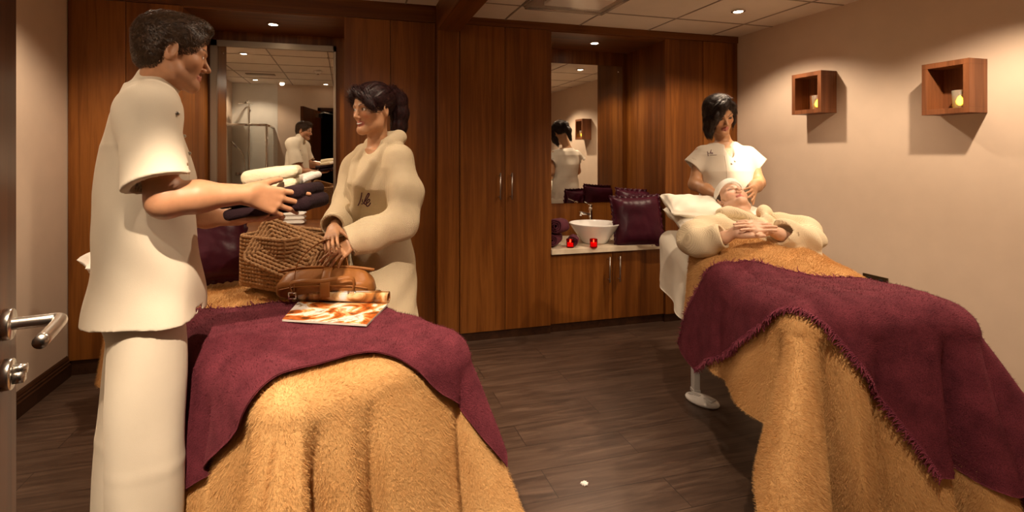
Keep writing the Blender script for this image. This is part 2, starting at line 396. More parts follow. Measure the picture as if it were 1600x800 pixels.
# translucent ceiling panel, top centre
M['acrylic'] = plain('clear_acrylic', (.9, .85, .78), .12, 0, Transmission_Weight=.75, IOR=1.3)
r = thing('ceiling_light_panel', 'glossy clear acrylic diffuser tray on the ceiling at the top edge', 'ceiling panel', (1.43, 3.0, CR))
bm = bmesh.new(); box(bm, 1.14, 1.72, 2.72, 3.28, CR-.014, CR-.006, bev=.003); obj('panel', bm, M['acrylic'], r)
bm = bmesh.new()
for a in (1.15, 1.71): tube(bm, [(a, 2.73, CR-.02), (a, 3.27, CR-.02)], .008, 8)
for a in (2.73, 3.27): tube(bm, [(1.15, a, CR-.02), (1.71, a, CR-.02)], .008, 8)
obj('rim', bm, M['acrylic'], r, True)
bm = bmesh.new(); box(bm, 1.22, 1.62, 2.90, 3.12, CR-.04, CR-.014, bev=.01); obj('deflector', bm, M['white'], r)

# ------------------------------------------------------------------ doorway door at the left edge
hx, hy = -.38, .265; ex, ey = -.570, 1.13
ang = math.atan2(ey-hy, ex-hx)
r = thing('door_1', 'open door leaf at the left edge, veneer darkened for its shade, with a steel lever handle', 'door', (hx, hy, 0), ang); L = math.hypot(ex-hx, ey-hy)
def lb(name, bm, mat, parent, smooth=False):   # mesh given in the door's own frame
    me = bpy.data.meshes.new(name); bm.to_mesh(me); bm.free(); me.transform(ROOTM[r.name]); return link_mesh(name, me, mat, parent, smooth)
leaf = lb('leaf', B(0, L, 0, .044, .008, 2.04, bev=.002), M['door'], r)
hxx = L-.062; hz = EYE-(507-HY)/FPX*.88
for s, nm in ((-1, 'lever_handle'), (1, 'lever_handle')):
    y0 = 0 if s < 0 else .044
    bm = bmesh.new(); lathe(bm, [(.026, 0), (.026, .010), (.0255, .011)], (hxx, y0, hz), 32, Vector((0, s, 0)))
    tube(bm, smooth_path([(hxx, y0, hz), (hxx, y0+s*.050, hz), (hxx-.001, y0+s*.072, hz), (hxx-.03, y0+s*.078, hz), (hxx-.135, y0+s*.078, hz)], 5), .0105, 16)
    lb(nm, bm, M['steel'], r, True)
    bm = bmesh.new(); lathe(bm, [(.026, 0), (.026, .010), (.0255, .011)], (hxx, y0, hz-.085), 32, Vector((0, s, 0)))
    tube(bm, [(hxx, y0+s*.01, hz-.078), (hxx, y0+s*.03, hz-.078)], .008, 14); box(bm, hxx-.009, hxx+.009, y0+min(s*.012, s*.027), y0+max(s*.012, s*.027), hz-.1, hz-.082)
    lb('thumb_turn', bm, M['steel'], r, True)
bm = bmesh.new(); box(bm, .08, .30, -.045, -.0, 1.93, 1.985, bev=.004); tube(bm, [(.2, -.03, 1.99), (.42, -.16, 1.99), (.1, -.2, 1.99)], .008, 8)
lb('door_closer', bm, M['steel'], r)

# ------------------------------------------------------------------ shower corner (seen in the mirror)
r = thing('shower_screen', 'chrome framed glass shower screen reflected in the large mirror', 'shower screen', (-1.3, .95, 0))
M['glass'] = plain('clear_glass', (.93, .95, .93), .02, 0, Transmission_Weight=1.0, IOR=1.05)
bm = bmesh.new()
for a, b in (((-1.635, .95, 1.78), (-1.07, .95, 1.78)), ((-1.07, .95, 0.02), (-1.07, .95, 1.78)), ((-1.07, .95, 1.78), (-1.07, .262, 1.78)), ((-1.635, .95, .04), (-1.07, .95, .04))):
    tube(bm, [a, b], .017, 10)
obj('frame', bm, M['chrome'], r, True)
bm = bmesh.new(); box(bm, -1.63, -1.08, .947, .953, .05, 1.77); box(bm, -1.073, -1.067, .27, .94, .05, 1.77); obj('pane', bm, M['glass'], r)
r = thing('shower_column', 'chrome shower column with round head and hand shower, seen in the mirror', 'shower', (-1.40, .29, 1.05))
bm = bmesh.new(); tube(bm, smooth_path([(-1.40, .30, 1.1), (-1.40, .30, 2.0), (-1.40, .31, 2.12), (-1.40, .42, 2.17), (-1.40, .58, 2.13)], 6), .010, 10)
box(bm, -1.415, -1.385, .254, .30, 2.02, 2.05); obj('riser', bm, M['chrome'], r, True)
bm = bmesh.new(); lathe(bm, [(.01, .03), (.02, .012), (.10, .006), (.10, 0), (.002, 0)], (-1.40, .58, 2.10), 28); obj('shower_head', bm, M['chrome'], r, True)
bm = bmesh.new(); tube(bm, [(-1.55, .30, 1.08), (-1.25, .30, 1.08)], .022, 14); 
for a in (-1.56, -1.24): tube(bm, [(a-.025, .30, 1.08), (a+.025, .30, 1.08)], .028, 14)
box(bm, -1.5, -1.46, .254, .30, 1.06, 1.10); box(bm, -1.34, -1.30, .254, .30, 1.06, 1.10); obj('valve', bm, M['chrome'], r, True)
bm = bmesh.new(); tube(bm, smooth_path([(-1.44, .33, 1.1), (-1.46, .36, 1.3), (-1.50, .38, 1.42), (-1.57, .40, 1.50)], 6), .008, 8)
tube(bm, [(-1.55, .39, 1.47), (-1.62, .43, 1.56)], .016, 10); obj('hand_shower', bm, M['chrome'], r, True)
r = thing('air_vent', 'grey slotted ceiling vent seen in the large mirror', 'vent', (-1.1, 1.3, CL)); 
bm = bmesh.new(); box(bm, -1.28, -.92, 1.21, 1.33, CL-.008, CL); obj('grille', bm, M['grid'], r)
for k in range(6):
    pass
r = thing('smoke_detector', 'round white smoke detector on the ceiling, seen in the mirror', 'smoke detector', (-.35, 1.75, CL))
bm = bmesh.new(); lathe(bm, [(.05, -.001), (.05, -.015), (.03, -.035), (.002, -.037)], (-.35, 1.75, CL), 24); obj('housing', bm, M['white'], r, True)
bm = bmesh.new(); lathe(bm, [(.015, 0), (.015, -.01), (.002, -.011)], (-.35, 1.75, CL-.036), 14); obj('sensor', bm, M['grid'], r)
# ------------------------------------------------------------------ cloth over couches
rng = np.random.default_rng(7)
def vnoise(P, s, seed=0):           # cheap smooth noise from rotated sines, P (...,k)
    r = np.random.default_rng(seed); out = 0
    k = P.shape[-1]
    for i in range(7):
        d = r.normal(size=k); d /= np.linalg.norm(d); f = s*(.6+1.6*r.random())
        out = out + np.sin((P@d)*f*6.283+r.random()*6.283)
    return out/7
def to_world(P, root):
    m = np.array(ROOTM[root.name]); return P@m[:3, :3].T+m[:3, 3]
class Couch:
    def __init__(s, w, L, r, top, fold, flare=.12, corner=.2, amp=.03):
        s.w, s.L, s.r, s.top, s.fold, s.flare, s.corner, s.amp = w, L, r, top, fold, flare, corner, amp
    def drape(s, P, lift=0.0):
        u, v = P[..., 0], P[..., 1]; r = s.r
        qx = np.clip(u, r, s.w-r); qy = np.clip(v, r, 9)
        dx, dy = u-qx, v-qy; e = np.hypot(dx, dy)+1e-9; nx, ny = dx/e, dy/e
        phi = np.where(e > 1e-6, np.arctan2(nx, -ny), 0.)
        th = np.minimum(e/r, np.pi/2); out = (r+lift)*np.sin(th); dn = r-(r+lift)*np.cos(th)
        rest = np.maximum(e-r*np.pi/2, 0)
        per = qx+phi*.25+np.sign(phi)*(qy-r)
        cor = np.sin(2*np.abs(phi))**2*(np.abs(phi) < 1.5708)
        fl = s.flare+s.corner*cor
        g = 1-np.exp(-rest/.10)
        out = out+fl*rest+s.amp*g*(.35+1.2*rest)*s.fold(per, rest)
        z = s.top(qx, qy)-dn-rest*np.sqrt(np.maximum(1-fl*fl, .2))
        under = z < .012+lift
        out = np.where(under, out+(.012-z)*.6, out); z = np.maximum(z, .012+lift)
        return np.stack([qx+nx*out, qy+ny*out, z], -1)
def sheet(name, G, th, mat, parent, blades=0, blen=.012, bw=.0011, gravity=.35, extra=None, origin=None, root=None):
    n, m = G.shape[:2]
    du = np.gradient(G, axis=0); dv = np.gradient(G, axis=1); nr = np.cross(du, dv)
    nr /= np.linalg.norm(nr, axis=-1, keepdims=True)+1e-12
    if nr[..., 2].mean() < 0: nr = -nr; flip = True
    else: flip = False
    A = G.reshape(-1, 3); Bm = (G-nr*th).reshape(-1, 3)
    idx = np.arange(n*m).reshape(n, m); q = np.stack([idx[:-1, :-1], idx[1:, :-1], idx[1:, 1:], idx[:-1, 1:]], -1).reshape(-1, 4)
    if flip: q = q[:, ::-1]
    o = n*m; F = [q, q[:, ::-1]+o]
    ring = np.concatenate([idx[0, :], idx[1:, -1], idx[-1, -2::-1], idx[-2:0:-1, 0]]); nx = np.roll(ring, -1)
    s_ = np.stack([ring, nx, nx+o, ring+o], -1); F.append(s_ if flip else s_[:, ::-1])
    V = [A, Bm]; F = np.concatenate(F)
    if blades:
        area = np.linalg.norm(np.cross(du, dv), axis=-1)[:-1, :-1].ravel(); cdf = np.cumsum(area); cdf /= cdf[-1]
        c = np.searchsorted(cdf, rng.random(blades)); i, j = np.divmod(np.minimum(c, (n-1)*(m-1)-1), m-1)
        a, b = rng.random(blades)[:, None], rng.random(blades)[:, None]
        base = G[i, j]*(1-a)*(1-b)+G[i+1, j]*a*(1-b)+G[i, j+1]*(1-a)*b+G[i+1, j+1]*a*b
        nn = nr[i, j]
        lean = vnoise(base, 5, 3)[:, None]*np.array([.5, .5, 0])+rng.normal(size=(blades, 3))*.28+np.array([0, 0, -gravity])*(1-np.abs(nn[:, 2:3]))*2.2+np.array([.25, -.15, 0])
        lean -= nn*(lean*nn).sum(1, keepdims=True)
        d = nn*.75+lean; d /= np.linalg.norm(d, axis=1, keepdims=True)
        side = np.cross(d, rng.normal(size=(blades, 3))); side /= np.linalg.norm(side, axis=1, keepdims=True)
        L = blen*(.6+.8*rng.random(blades))[:, None]
        p0 = base-nn*.001-side*bw*.5; p1 = base-nn*.001+side*bw*.5; p2 = base+d*L+side*bw*.1; p3 = base+d*L-side*bw*.1
        k = len(A)*2; V.append(np.stack([p0, p1, p2, p3], 1).reshape(-1, 3))
        F = np.concatenate([F, (np.arange(blades)*4)[:, None]+np.arange(4)+k])
    V = np.concatenate(V)
    return npobj(name, to_world(V, root) if root is not None else V, F, mat, parent, origin=origin)
def fringe_mesh(E, n, ln, dirs=None, seed=1, root=None, wid=.0022):
    r = np.random.default_rng(seed); seg = np.linalg.norm(np.diff(E, axis=0), axis=1); cs = np.r_[0, np.cumsum(seg)]
    V = []; F = []
    for k in range(n):
        t = (k+r.random())/n*cs[-1]; p = np.array([np.interp(t, cs, E[:, i]) for i in range(3)])
        o = np.array([np.interp(t, cs, dirs[:, i]) for i in range(3)])+r.normal(size=3)*.35
        o /= np.linalg.norm(o)+1e-9
        L = ln*(.6+.8*r.random()); pts = [p-o*.006]; d = o.copy(); cur = p.copy()
        for s in range(4):
            d = d+np.array([0, 0, -.22])+r.normal(size=3)*.22; d /= np.linalg.norm(d); cur = cur+d*L/4; pts.append(cur.copy())
        a = np.cross(o, [0, 0, 1.]); a /= np.linalg.norm(a)+1e-9; b = np.cross(o, a)
        base = len(V)
        for i, q in enumerate(pts):
            w = wid*(1-.12*i)
            V += [q+a*w, q+b*w*.8, q-a*w, q-b*w*.8]
        for i in range(4):
            for j in range(4):
                F.append((base+i*4+j, base+i*4+(j+1) % 4, base+i*4+4+(j+1) % 4, base+i*4+4+j))
    V = np.array(V); return (to_world(V, root) if root is not None else V), np.array(F)
def spl(pts, n):
    P = np.array([tuple(p) for p in smooth_path([(a, b, 0) for a, b in pts], 12)])[:, :2]
    s = np.r_[0, np.cumsum(np.linalg.norm(np.diff(P, axis=0), axis=1))]; t = np.linspace(0, s[-1], n)
    return np.stack([np.interp(t, s, P[:, 0]), np.interp(t, s, P[:, 1])], -1)
def throw(name, label, couch, front, back, n, m, lift, root, bulge=(0, 0), fr_n=420, group=None, lump=.003, edges=(0, 1)):
    f, b = spl(front, n), spl(back, n); t = np.linspace(0, 1, m)[None, :, None]
    G2 = f[:, None]*(1-t)+b[:, None]*t
    a = np.linspace(0, 1, n)[:, None, None]
    G2 = G2+np.array(bulge)*4*t*(1-t)*a**3
    G = couch.drape(G2, lift)
    G[..., 2] += lump*vnoise(G2, 3, 5)+lump*.6*vnoise(G2, 9, 6)
    o = sheet(name, G, .004, M['throw'], None, blades=16000, blen=.006, bw=.0012, gravity=.2, root=root, origin=tuple(to_world(G[n//2, m//2], root)))
    meta(o, label, 'throw', group)
    Vs, Fs = [], []; off = 0
    for E, D in [((G[:, 0], G[:, 0]-G[:, 3]), (G[:, -1], G[:, -1]-G[:, -4]), (G[0], G[0]-G[3]), (G[-1], G[-1]-G[-4]))[e_] for e_ in edges]:
        D = D/(np.linalg.norm(D, axis=1, keepdims=True)+1e-9)
        V, F = fringe_mesh(E, int(fr_n*np.linalg.norm(np.diff(E, axis=0), axis=1).sum()), .024, D, root=root)
        if root is not None: pass
        Vs.append(V); Fs.append(F+off); off += len(V)
    npobj('fringe', np.concatenate(Vs), np.concatenate(Fs), M['fringe'], o)
    return o, G
def couch_frame(label, root, w, L, H, tilt=0, group=None):
    def lo(name, bm, mat, smooth=False, parent=None):
        me = bpy.data.meshes.new(name); bm.to_mesh(me); bm.free(); me.transform(ROOTM[root.name]); return link_mesh(name, me, mat, parent or root, smooth)
    lo('mattress', B(.05, w-.05, .10, L-.62, H-.10, H-.005, bev=.03), M['couch'])
    bm = bmesh.new(); rot = Matrix.Rotation(tilt, 3, 'X'); c = Vector((w/2, L-.60, H-.055))
    vs = box(bm, -w/2+.03, w/2-.03, 0, .60, -.045, .045, bev=.03)
    for v in vs: v.co = rot@v.co + c
    lo('backrest', bm, M['couch'])
    lo('frame', B(.10, w-.10, .22, L-.15, H-.16, H-.10, bev=.006), M['plastic'])
    lo('crossbar', B(.10, w-.10, L-.34, L-.30, .30, .34, bev=.004), M['plastic'])
    for x in (.09, w-.13):
        for y in (.30, L-.36):
            bm = bmesh.new(); box(bm, x, x+.035, y, y+.05, .02, H-.12, bev=.005); box(bm, x-.003, x+.038, y-.003, y+.053, 0.0, .022, bev=.004)
            lo('leg', bm, M['plastic'])
M['couch'] = plain('cream_vinyl', (.62, .52, .38), .5)

# --- left couch
W1, L1 = .67, 1.92
c1 = cf(-.534, 1.256, 0)
bed1 = thing('massage_couch', 'massage couch in the left foreground under a burgundy throw and tan fur blanket', 'massage couch', tuple(c1), math.radians(45)-YAW, None)
couch_frame('', bed1, W1, L1, .73)
def fold1(s, rest):
    f = .25+.10*np.sin(s*23+1)
    for c, w_, d, sl in ((.115, .030, 1.15, -.02), (.270, .034, .85, .03), (.60, .055, .95, .05), (.92, .06, .8, 0), (-.13, .035, .5, -.1), (-.36, .05, .8, 0), (-.62, .05, .8, 0), (-.9, .05, .7, 0), (1.2, .06, .7, 0)):
        x = (s-c-sl*rest)/w_; x = np.where(x > 0, x*1.5, x*.8); f = f-d*np.exp(-np.abs(x)**1.5)
    for c, w_, d in ((.19, .03, .25), (.03, .035, .35), (.42, .06, .2)): f = f+d*np.exp(-((s-c)/w_)**2)
    return f
top1 = lambda u, v: .745+.004*np.sin(u*21+v*9)+.003*np.sin(v*31-u*12)
C1 = Couch(W1, L1, .085, top1, fold1, .10, .22, .115)
def blanket(couch, u0, u1, v0, v1, n, m, lump=.004):
    u = np.linspace(u0, u1, n)[:, None]; v = np.linspace(v0, v1, m)[None]
    # rounded plan corners at the foot
    G2 = np.stack([u+0*v, v+0*u], -1)
    G = couch.drape(G2); G += lump*vnoise(G2, 2.2, 1)[..., None]*np.array([.6, .6, 1])
    G[..., 2] = np.maximum(G[..., 2], .01)
    return G
G = blanket(C1, -.50, W1+.50, -.52, L1+.06, 230, 240)
o = sheet('fur_blanket', G, .008, M['fur'], None, blades=300000, blen=.010, bw=.0009, root=bed1, origin=tuple(to_world(np.array([.33, .9, .745]), bed1)))
meta(o, 'tan plush fur blanket hanging in folds over the foot of the left couch', 'blanket')
T1 = throw('throw', 'burgundy fringed throw draped across the left couch under the magazine', C1,
      [(-.50, .66), (-.27, .38), (-.03, .14), (.15, .115), (.30, .09), (.42, .0), (.52, -.10), (.70, -.24), (.88, -.30)],
      [(-.55, 1.22), (-.2, 1.06), (.117, .90), (.32, .78), (.67, .56), (.95, .36), (1.10, .26)], 200, 110, .024, bed1, edges=(1,))

# --- right couch with the client
W2, L2 = .66, 1.50
c2 = cf(1.05, 1.80, 0)
bed2 = thing('massage_couch', 'massage couch on the right with a person lying under a burgundy throw', 'massage couch', tuple(c2), -YAW)
couch_frame('', bed2, W2, L2, .69, math.radians(17))
def top2(u, v):
    hb = np.interp(v, [0, .10, .22, .40, .62, .85, 1.0, 1.2], [.10, .135, .125, .105, .165, .205, .20, .19])
    base = np.interp(v, [0, .75, 1.0, 1.5], [.715, .72, .76, .90])
    legs = .5*(np.exp(-((u-.19)/.15)**4)+np.exp(-((u-.47)/.15)**4)); torso = np.exp(-((u-.33)/.30)**4)
    k = np.clip((v-.35)/.4, 0, 1); return base+hb*((1-k)*np.minimum(1, legs*1.7)+k*torso)
def fold2(s, rest):
    f = .15+.08*np.sin(s*23+1)
    for c, w_, d, sl in ((.085, .035, 1.5, 0), (.27, .05, .9, .05), (.50, .032, 1.2, .08), (.70, .05, .7, 0), (-.30, .045, .9, -.1), (.95, .06, .6, 0), (-.75, .06, .35, 0)):
        x = (s-c-sl*rest)/w_; x = np.where(x < 0, x*1.5, x*.8); f = f-d*np.exp(-np.abs(x)**1.5)
    for c, w_, d in ((-.06, .075, .75), (.175, .04, .4), (.60, .05, .35)): f = f+d*np.exp(-((s-c)/w_)**2)
    return f
C2 = Couch(W2, L2, .085, top2, fold2, .07, .45, .125)
G = blanket(C2, -.43, W2+.22, -.72, .98, 230, 240)
t = np.clip((G[..., 1]-.78)/.18, 0, 1)
o = sheet('fur_blanket', G, .008, M['fur'], None, blades=300000, blen=.010, bw=.0009, root=bed2, origin=tuple(to_world(np.array([.33, .5, .8]), bed2)))
meta(o, 'tan fur blanket over the person on the right couch, falling in one long fold', 'blanket')
T2 = throw('throw', 'burgundy throw with a ragged fringe laid diagonally over the right couch', C2,
      [(-.50, .74), (-.25, .44), (-.07, .20), (.03, .07), (.16, -.10), (.31, -.30), (.45, -.52)],
      [(-.50, .96), (-.2, .82), (.05, .66), (.24, .46), (.50, .40), (.75, .42), (1.25, .40)], 210, 120, .026, bed2, bulge=(.42, -.22), edges=(0, 1))
# white sheet at the head of the right couch
def lin(couch_top, u0, u1, v0, v1, n, m, seed, amp, r=.06, w=W2, th=.0):
    C = Couch(w, L2, r, couch_top, lambda s, q: .5*np.sin(s*26), .05, .1, .05)
    u = np.linspace(u0, u1, n)[:, None]; v = np.linspace(v0, v1, m)[None]; G2 = np.stack([u+0*v, v+0*u], -1)
    G = C.drape(G2); G += amp*vnoise(G2, 4, seed)[..., None]; return G
base2 = lambda u, v: np.interp(v, [0, .85, .95, 1.5], [.70, .70, .725, .885])+0*u
G = lin(base2, -.28, W2+.28, .86, 1.47, 110, 90, 11, .007)
o = sheet('bed_sheet', G, .004, M['sheet'], None, root=bed2, origin=tuple(to_world(np.array([.33, 1.3, .8]), bed2)))
meta(o, 'white sheet hanging off the head end of the right couch', 'sheet')

def pillow_mesh(lx, ly, h, n=44, p=4, frill=0, seed=0, wr=.006):
    u = np.linspace(-1, 1, n); U, V_ = np.meshgrid(u, u, indexing='ij')
    pin = 1-.07*(1-np.abs(V_)**2)*np.abs(U)**2; pin2 = 1-.07*(1-np.abs(U)**2)*np.abs(V_)**2
    X = U*lx/2*pin; Y = V_*ly/2*pin2
    Z = h/2*np.sqrt(np.maximum((1-np.abs(U)**p)*(1-np.abs(V_)**p), 0))**.9
    P = np.stack([X, Y, Z], -1); w = wr*vnoise(P, 4.5, seed)+wr*.5*vnoise(P, 11, seed+1)
    up = P.copy(); up[..., 2] += w*np.minimum(1, Z/h*4); dn = P.copy(); dn[..., 2] = -Z-w*np.minimum(1, Z/h*4)
    A = up.reshape(-1, 3); Bm = dn.reshape(-1, 3); idx = np.arange(n*n).reshape(n, n)
    q = np.stack([idx[:-1, :-1], idx[1:, :-1], idx[1:, 1:], idx[:-1, 1:]], -1).reshape(-1, 4)
    V = [A, Bm]; F = [q, q[:, ::-1]+n*n]
    ring = np.concatenate([idx[0, :], idx[1:, -1], idx[-1, -2::-1], idx[-2:0:-1, 0]]); R = A[ring]; k = len(ring)
    F.append(np.stack([ring, np.roll(ring, -1), np.roll(ring, -1)+n*n, ring+n*n], -1))
    if frill:      # a crinkled flange round the seam
        c = R.copy(); c[:, 2] = 0; d = c/np.linalg.norm(c, axis=1, keepdims=True)
        t = np.arange(k)
        o1 = c+d*frill*.5; o2 = c+d*frill; o1[:, 2] += .003*np.sin(t*1.3); o2[:, 2] += .007*np.sin(t*1.3)+.003*np.sin(t*2.9); o2 += d*(.004*np.sin(t*1.9))[:, None]
        b0 = 2*n*n; V += [c+[0, 0, .002], o1, o2, c-[0, 0, .002], o1-[0, 0, .003], o2-[0, 0, .003]]
        i = np.arange(k); j = (i+1) % k
        for a_, b_ in ((0, 1), (1, 2), (2, 5), (5, 4), (4, 3)):
            F.append(np.stack([b0+a_*k+i, b0+a_*k+j, b0+b_*k+j, b0+b_*k+i], -1))
    return np.concatenate(V), np.concatenate(F)
def placed(V, c, R): return V@np.array(R).T+np.array(c)
def frame(xd, zd):
    x = Vector(xd).normalized(); z = Vector(zd); z = (z-x*z.dot(x)).normalized(); y = z.cross(x)
    return np.array([[x[i], y[i], z[i]] for i in range(3)])
def cv(X, Z, h): return Vector(cf(X, Z, h))      # camera-aligned direction -> room direction
def cushion(name, label, cat, lx, ly, h, c, xd, zd, mat, frill=0, seed=0, group=None, wr=.006):
    V, F = pillow_mesh(lx, ly, h, seed=seed, frill=frill, wr=wr)
    o = npobj(name, placed(V, c, frame(xd, zd)), F, mat, None, origin=tuple(c)); return meta(o, label, cat, group)
ax2 = Vector((SA, CA, 0)); rt2 = Vector((CA, -SA, 0)); 
cushion('pillow', 'white pillow under the head of the person on the right couch', 'pillow', .60, .36, .13, cf(1.37, 3.10, .965), rt2, (0-.05*SA, -.3*CA, 1), M['sheet'], seed=3, wr=.012)
cushion('pillow', 'folded white pillow end at the upper left corner of the right couch', 'pillow', .34, .26, .10, cf(1.20, 3.10, 1.045), rt2+Vector((0, 0, -.1)), (0, -.35, 1), M['sheet'], seed=8, wr=.016)
# dark cushion and white towel on the left couch
cushion('cushion', 'dark plum cushion behind the woven hamper on the left couch', 'cushion', .40, .40, .13, cf(-1.36, 2.42, .945), cv(.8, .5, .05), cv(.4, -.7, .35), M['velvet'], frill=.015, seed=5)
cushion('pillow', 'white pillow at the far end of the left couch, peeping out behind the tunic', 'pillow', .50, .30, .12, cf(-1.86, 2.74, .815), cv(.7, .7, 0), (0, 0, 1), M['towel_white'], seed=6, wr=.01)

# ------------------------------------------------------------------ vanity things
HC = .64
def basin():
    x, y = 1.958, 3.865; r = thing('wash_basin', 'white round vessel basin on the stone countertop', 'basin', (x, y, HC))
    bm = bmesh.new()
    prof = [(.085, 0), (.095, .002), (.105, .012), (.135, .055), (.165, .095), (.19, .130), (.204, .152), (.208, .160), (.205, .163), (.200, .160), (.185, .135), (.155, .10), (.11, .055), (.06, .03), (.02, .024)]
    lathe(bm, prof, (x, y, HC), 72); obj('bowl', bm, M['white'], r, True)
    bm = bmesh.new(); lathe(bm, [(.019, .0245), (.019, .029), (.006, .031)], (x, y, HC), 24); obj('waste', bm, M['chrome'], r, True)
basin()
x, y = 2.045, 4.12
r = thing('basin_mixer_tap', 'tall chrome mixer tap behind the white basin', 'tap', (x, y, HC))
bm = bmesh.new(); lathe(bm, [(.027, 0), (.027, .008), (.021, .012), (.021, .235), (.017, .245)], (x, y, HC), 28); obj('body', bm, M['chrome'], r, True)
bm = bmesh.new(); tube(bm, [(x, y, HC+.20), (x-.13, y-.07, HC+.225)], .013, 14); tube(bm, [(x-.122, y-.066, HC+.222), (x-.124, y-.067, HC+.200)], .011, 12); obj('spout', bm, M['chrome'], r, True)
bm = bmesh.new(); lathe(bm, [(.019, .247), (.020, .285), (.012, .292)], (x, y, HC), 24); tube(bm, [(x, y, HC+.285), (x-.07, y-.03, HC+.315)], .006, 10, flat=.6); obj('lever', bm, M['chrome'], r, True)
M['redglass'] = plain('red_candle_glass', (.75, .03, .03), .03, 0, Transmission_Weight=.97, IOR=1.1)
M['wax'] = emis('glowing_red_wax', (.8, .03, .015), .8)
M['flame'] = emis('candle_flame', (1, .45, .12), 14)
for px, lb_ in ((891, 'small red glass votive candle in front of the rolled towels'), (927.5, 'small red glass votive candle in front of the basin')):
    p = at(px, 386, 4.02); x, y = p[0], p[1]
    r = thing('votive_candle', lb_, 'candle', (x, y, HC), 0, 'red votive candles on the countertop')
    bm = bmesh.new(); lathe(bm, [(.026, 0), (.029, .004), (.030, .066), (.028, .068), (.0265, .066), (.026, .008), (.002, .006)], (x, y, HC), 28); obj('glass_cup', bm, M['redglass'], r, True)
    bm = bmesh.new(); lathe(bm, [(.024, .009), (.024, .036), (.004, .037)], (x, y, HC), 20); obj('wax', bm, M['wax'], r, True)
    bm = bmesh.new(); lathe(bm, [(.002, .037), (.0055, .044), (.004, .054), (.001, .062)], (x, y, HC), 12); obj('flame', bm, M['flame'], r, True)
def rolled(label, a, b, rad, seed, group='rolled towels by the basin', mat='plum'):
    a, b = Vector(a), Vector(b); ax = (b-a); Ln = ax.length; q = frame(ax, (0, 0, 1))
    nt_, ns = 150, 14; t = np.linspace(0, 3.3*2*np.pi, nt_); rr = rad*.18+(rad*.82)*t/t[-1]*.97
    s = np.linspace(0, 1, ns)[None]; T = t[:, None]
    R_ = rr[:, None]*(1+.03*np.sin(T*5+seed))-.006*(np.abs(2*s-1)**6)
    P = np.stack([s*Ln+.008*np.sin(T*2+seed)*(s*2-1), -R_*np.cos(T+2)+0*s, R_*np.sin(T+2)+0*s], -1)
    P[..., 2] = P[..., 2]*.96
    P[..., 0] += .004*vnoise(P, 12, seed)
    P = P@q.T+np.array(a)
    idx = np.arange(nt_*ns).reshape(nt_, ns); qd = np.stack([idx[:-1, :-1], idx[1:, :-1], idx[1:, 1:], idx[:-1, 1:]], -1).reshape(-1, 4)
    nr = np.cross(np.gradient(P, axis=0), np.gradient(P, axis=1)); nr /= np.linalg.norm(nr, axis=-1, keepdims=True)+1e-9
    th = rad*.16; V = np.concatenate([(P+nr*th/2).reshape(-1, 3), (P-nr*th/2).reshape(-1, 3)]); o = nt_*ns
    ring = np.concatenate([idx[0, :], idx[1:, -1], idx[-1, -2::-1], idx[-2:0:-1, 0]]); nx = np.roll(ring, -1)
    F = np.concatenate([qd, qd[:, ::-1]+o, np.stack([ring, nx, nx+o, ring+o], -1)])
    return meta(npobj('rolled_towel', V, F, M[mat], None, origin=tuple((a+b)/2)), label, 'towel', group)
rolled('large rolled plum towel lying on top beside the basin', cf(.475, 3.98, HC+.165), cf(.56, 4.14, HC+.155), .066, 1)
rolled('rolled plum towel at the back left of the basin', cf(.45, 3.99, HC+.056), cf(.52, 4.2, HC+.056), .056, 2)
rolled('short rolled plum towel with its spiral end showing beside a votive candle', cf(.62, 4.02, HC+.046), cf(.645, 4.13, HC+.046), .046, 3)
cushion('cushion', 'plum satin cushion with a frilled edge, front one beside the basin', 'cushion', .40, .40, .15, cf(1.17, 4.20, HC+.185), cv(1, .1, .03), cv(.12, -1, .25), M['velvet'], frill=.022, seed=1, group='satin cushions by the basin')
cushion('cushion', 'plum satin cushion with a frilled edge, rear one leaning on the alcove side', 'cushion', .38, .38, .12, cf(1.23, 4.42, HC+.23), cv(1, .25, -.06), cv(.12, -1, .15), M['velvet'], frill=.022, seed=2, group='satin cushions by the basin')

# ------------------------------------------------------------------ wall boxes with candles
def wall_box(label, y0, y1, z0, z1, lab2, cy):
    d = .134; t = .028; r = thing('box_shelf', label, 'wall shelf', (XR, (y0+y1)/2, z0), 0, None)
    bm = bmesh.new(); x0, x1 = XR-d, XR-.001
    box(bm, x0, x1, y0, y1, z0, z0+t, bev=.001); box(bm, x0, x1, y0, y1, z1-t, z1, bev=.001)
    box(bm, x0, x1, y0, y0+t, z0+t, z1-t, bev=.001); box(bm, x0, x1, y1-t, y1, z0+t, z1-t, bev=.001); obj('frame', bm, M['wood_box'], r)
    obj('back_panel', B(XR-.012, XR-.001, y0+t, y1-t, z0+t, z1-t), M['wood_box'], r)
    c = Vector((XR-.07, cy, z0+t)); k = thing('candle_glass', lab2, 'candle', tuple(c), 0, 'frosted candle glasses in the wall boxes')
    bm = bmesh.new(); lathe(bm, [(.027, 0), (.029, .003), (.034, .095), (.032, .096), (.0275, .012), (.002, .010)], c, 32); obj('frosted_cup', bm, M['frost'], k, True)
    bm = bmesh.new(); lathe(bm, [(.003, .014), (.013, .022), (.016, .034), (.010, .050), (.001, .062)], c, 16); obj('flame', bm, M['led'], k, True)
M['frost'] = plain('frosted_glass', (.95, .90, .80), .35, 0, Transmission_Weight=.9, IOR=1.15)
M['led'] = emis('amber_led_flame', (1, .50, .03), 9)
wall_box('open walnut box shelf on the wall, the smaller one nearer the therapist', 2.749, 2.987, 1.642, 1.925, 'lit frosted candle glass in the box shelf nearer the therapist', 2.835)
wall_box('open walnut box shelf on the wall near the right edge', 1.890, 2.1175, 1.573, 1.852, 'lit frosted candle glass in the box shelf near the right edge', 1.972)
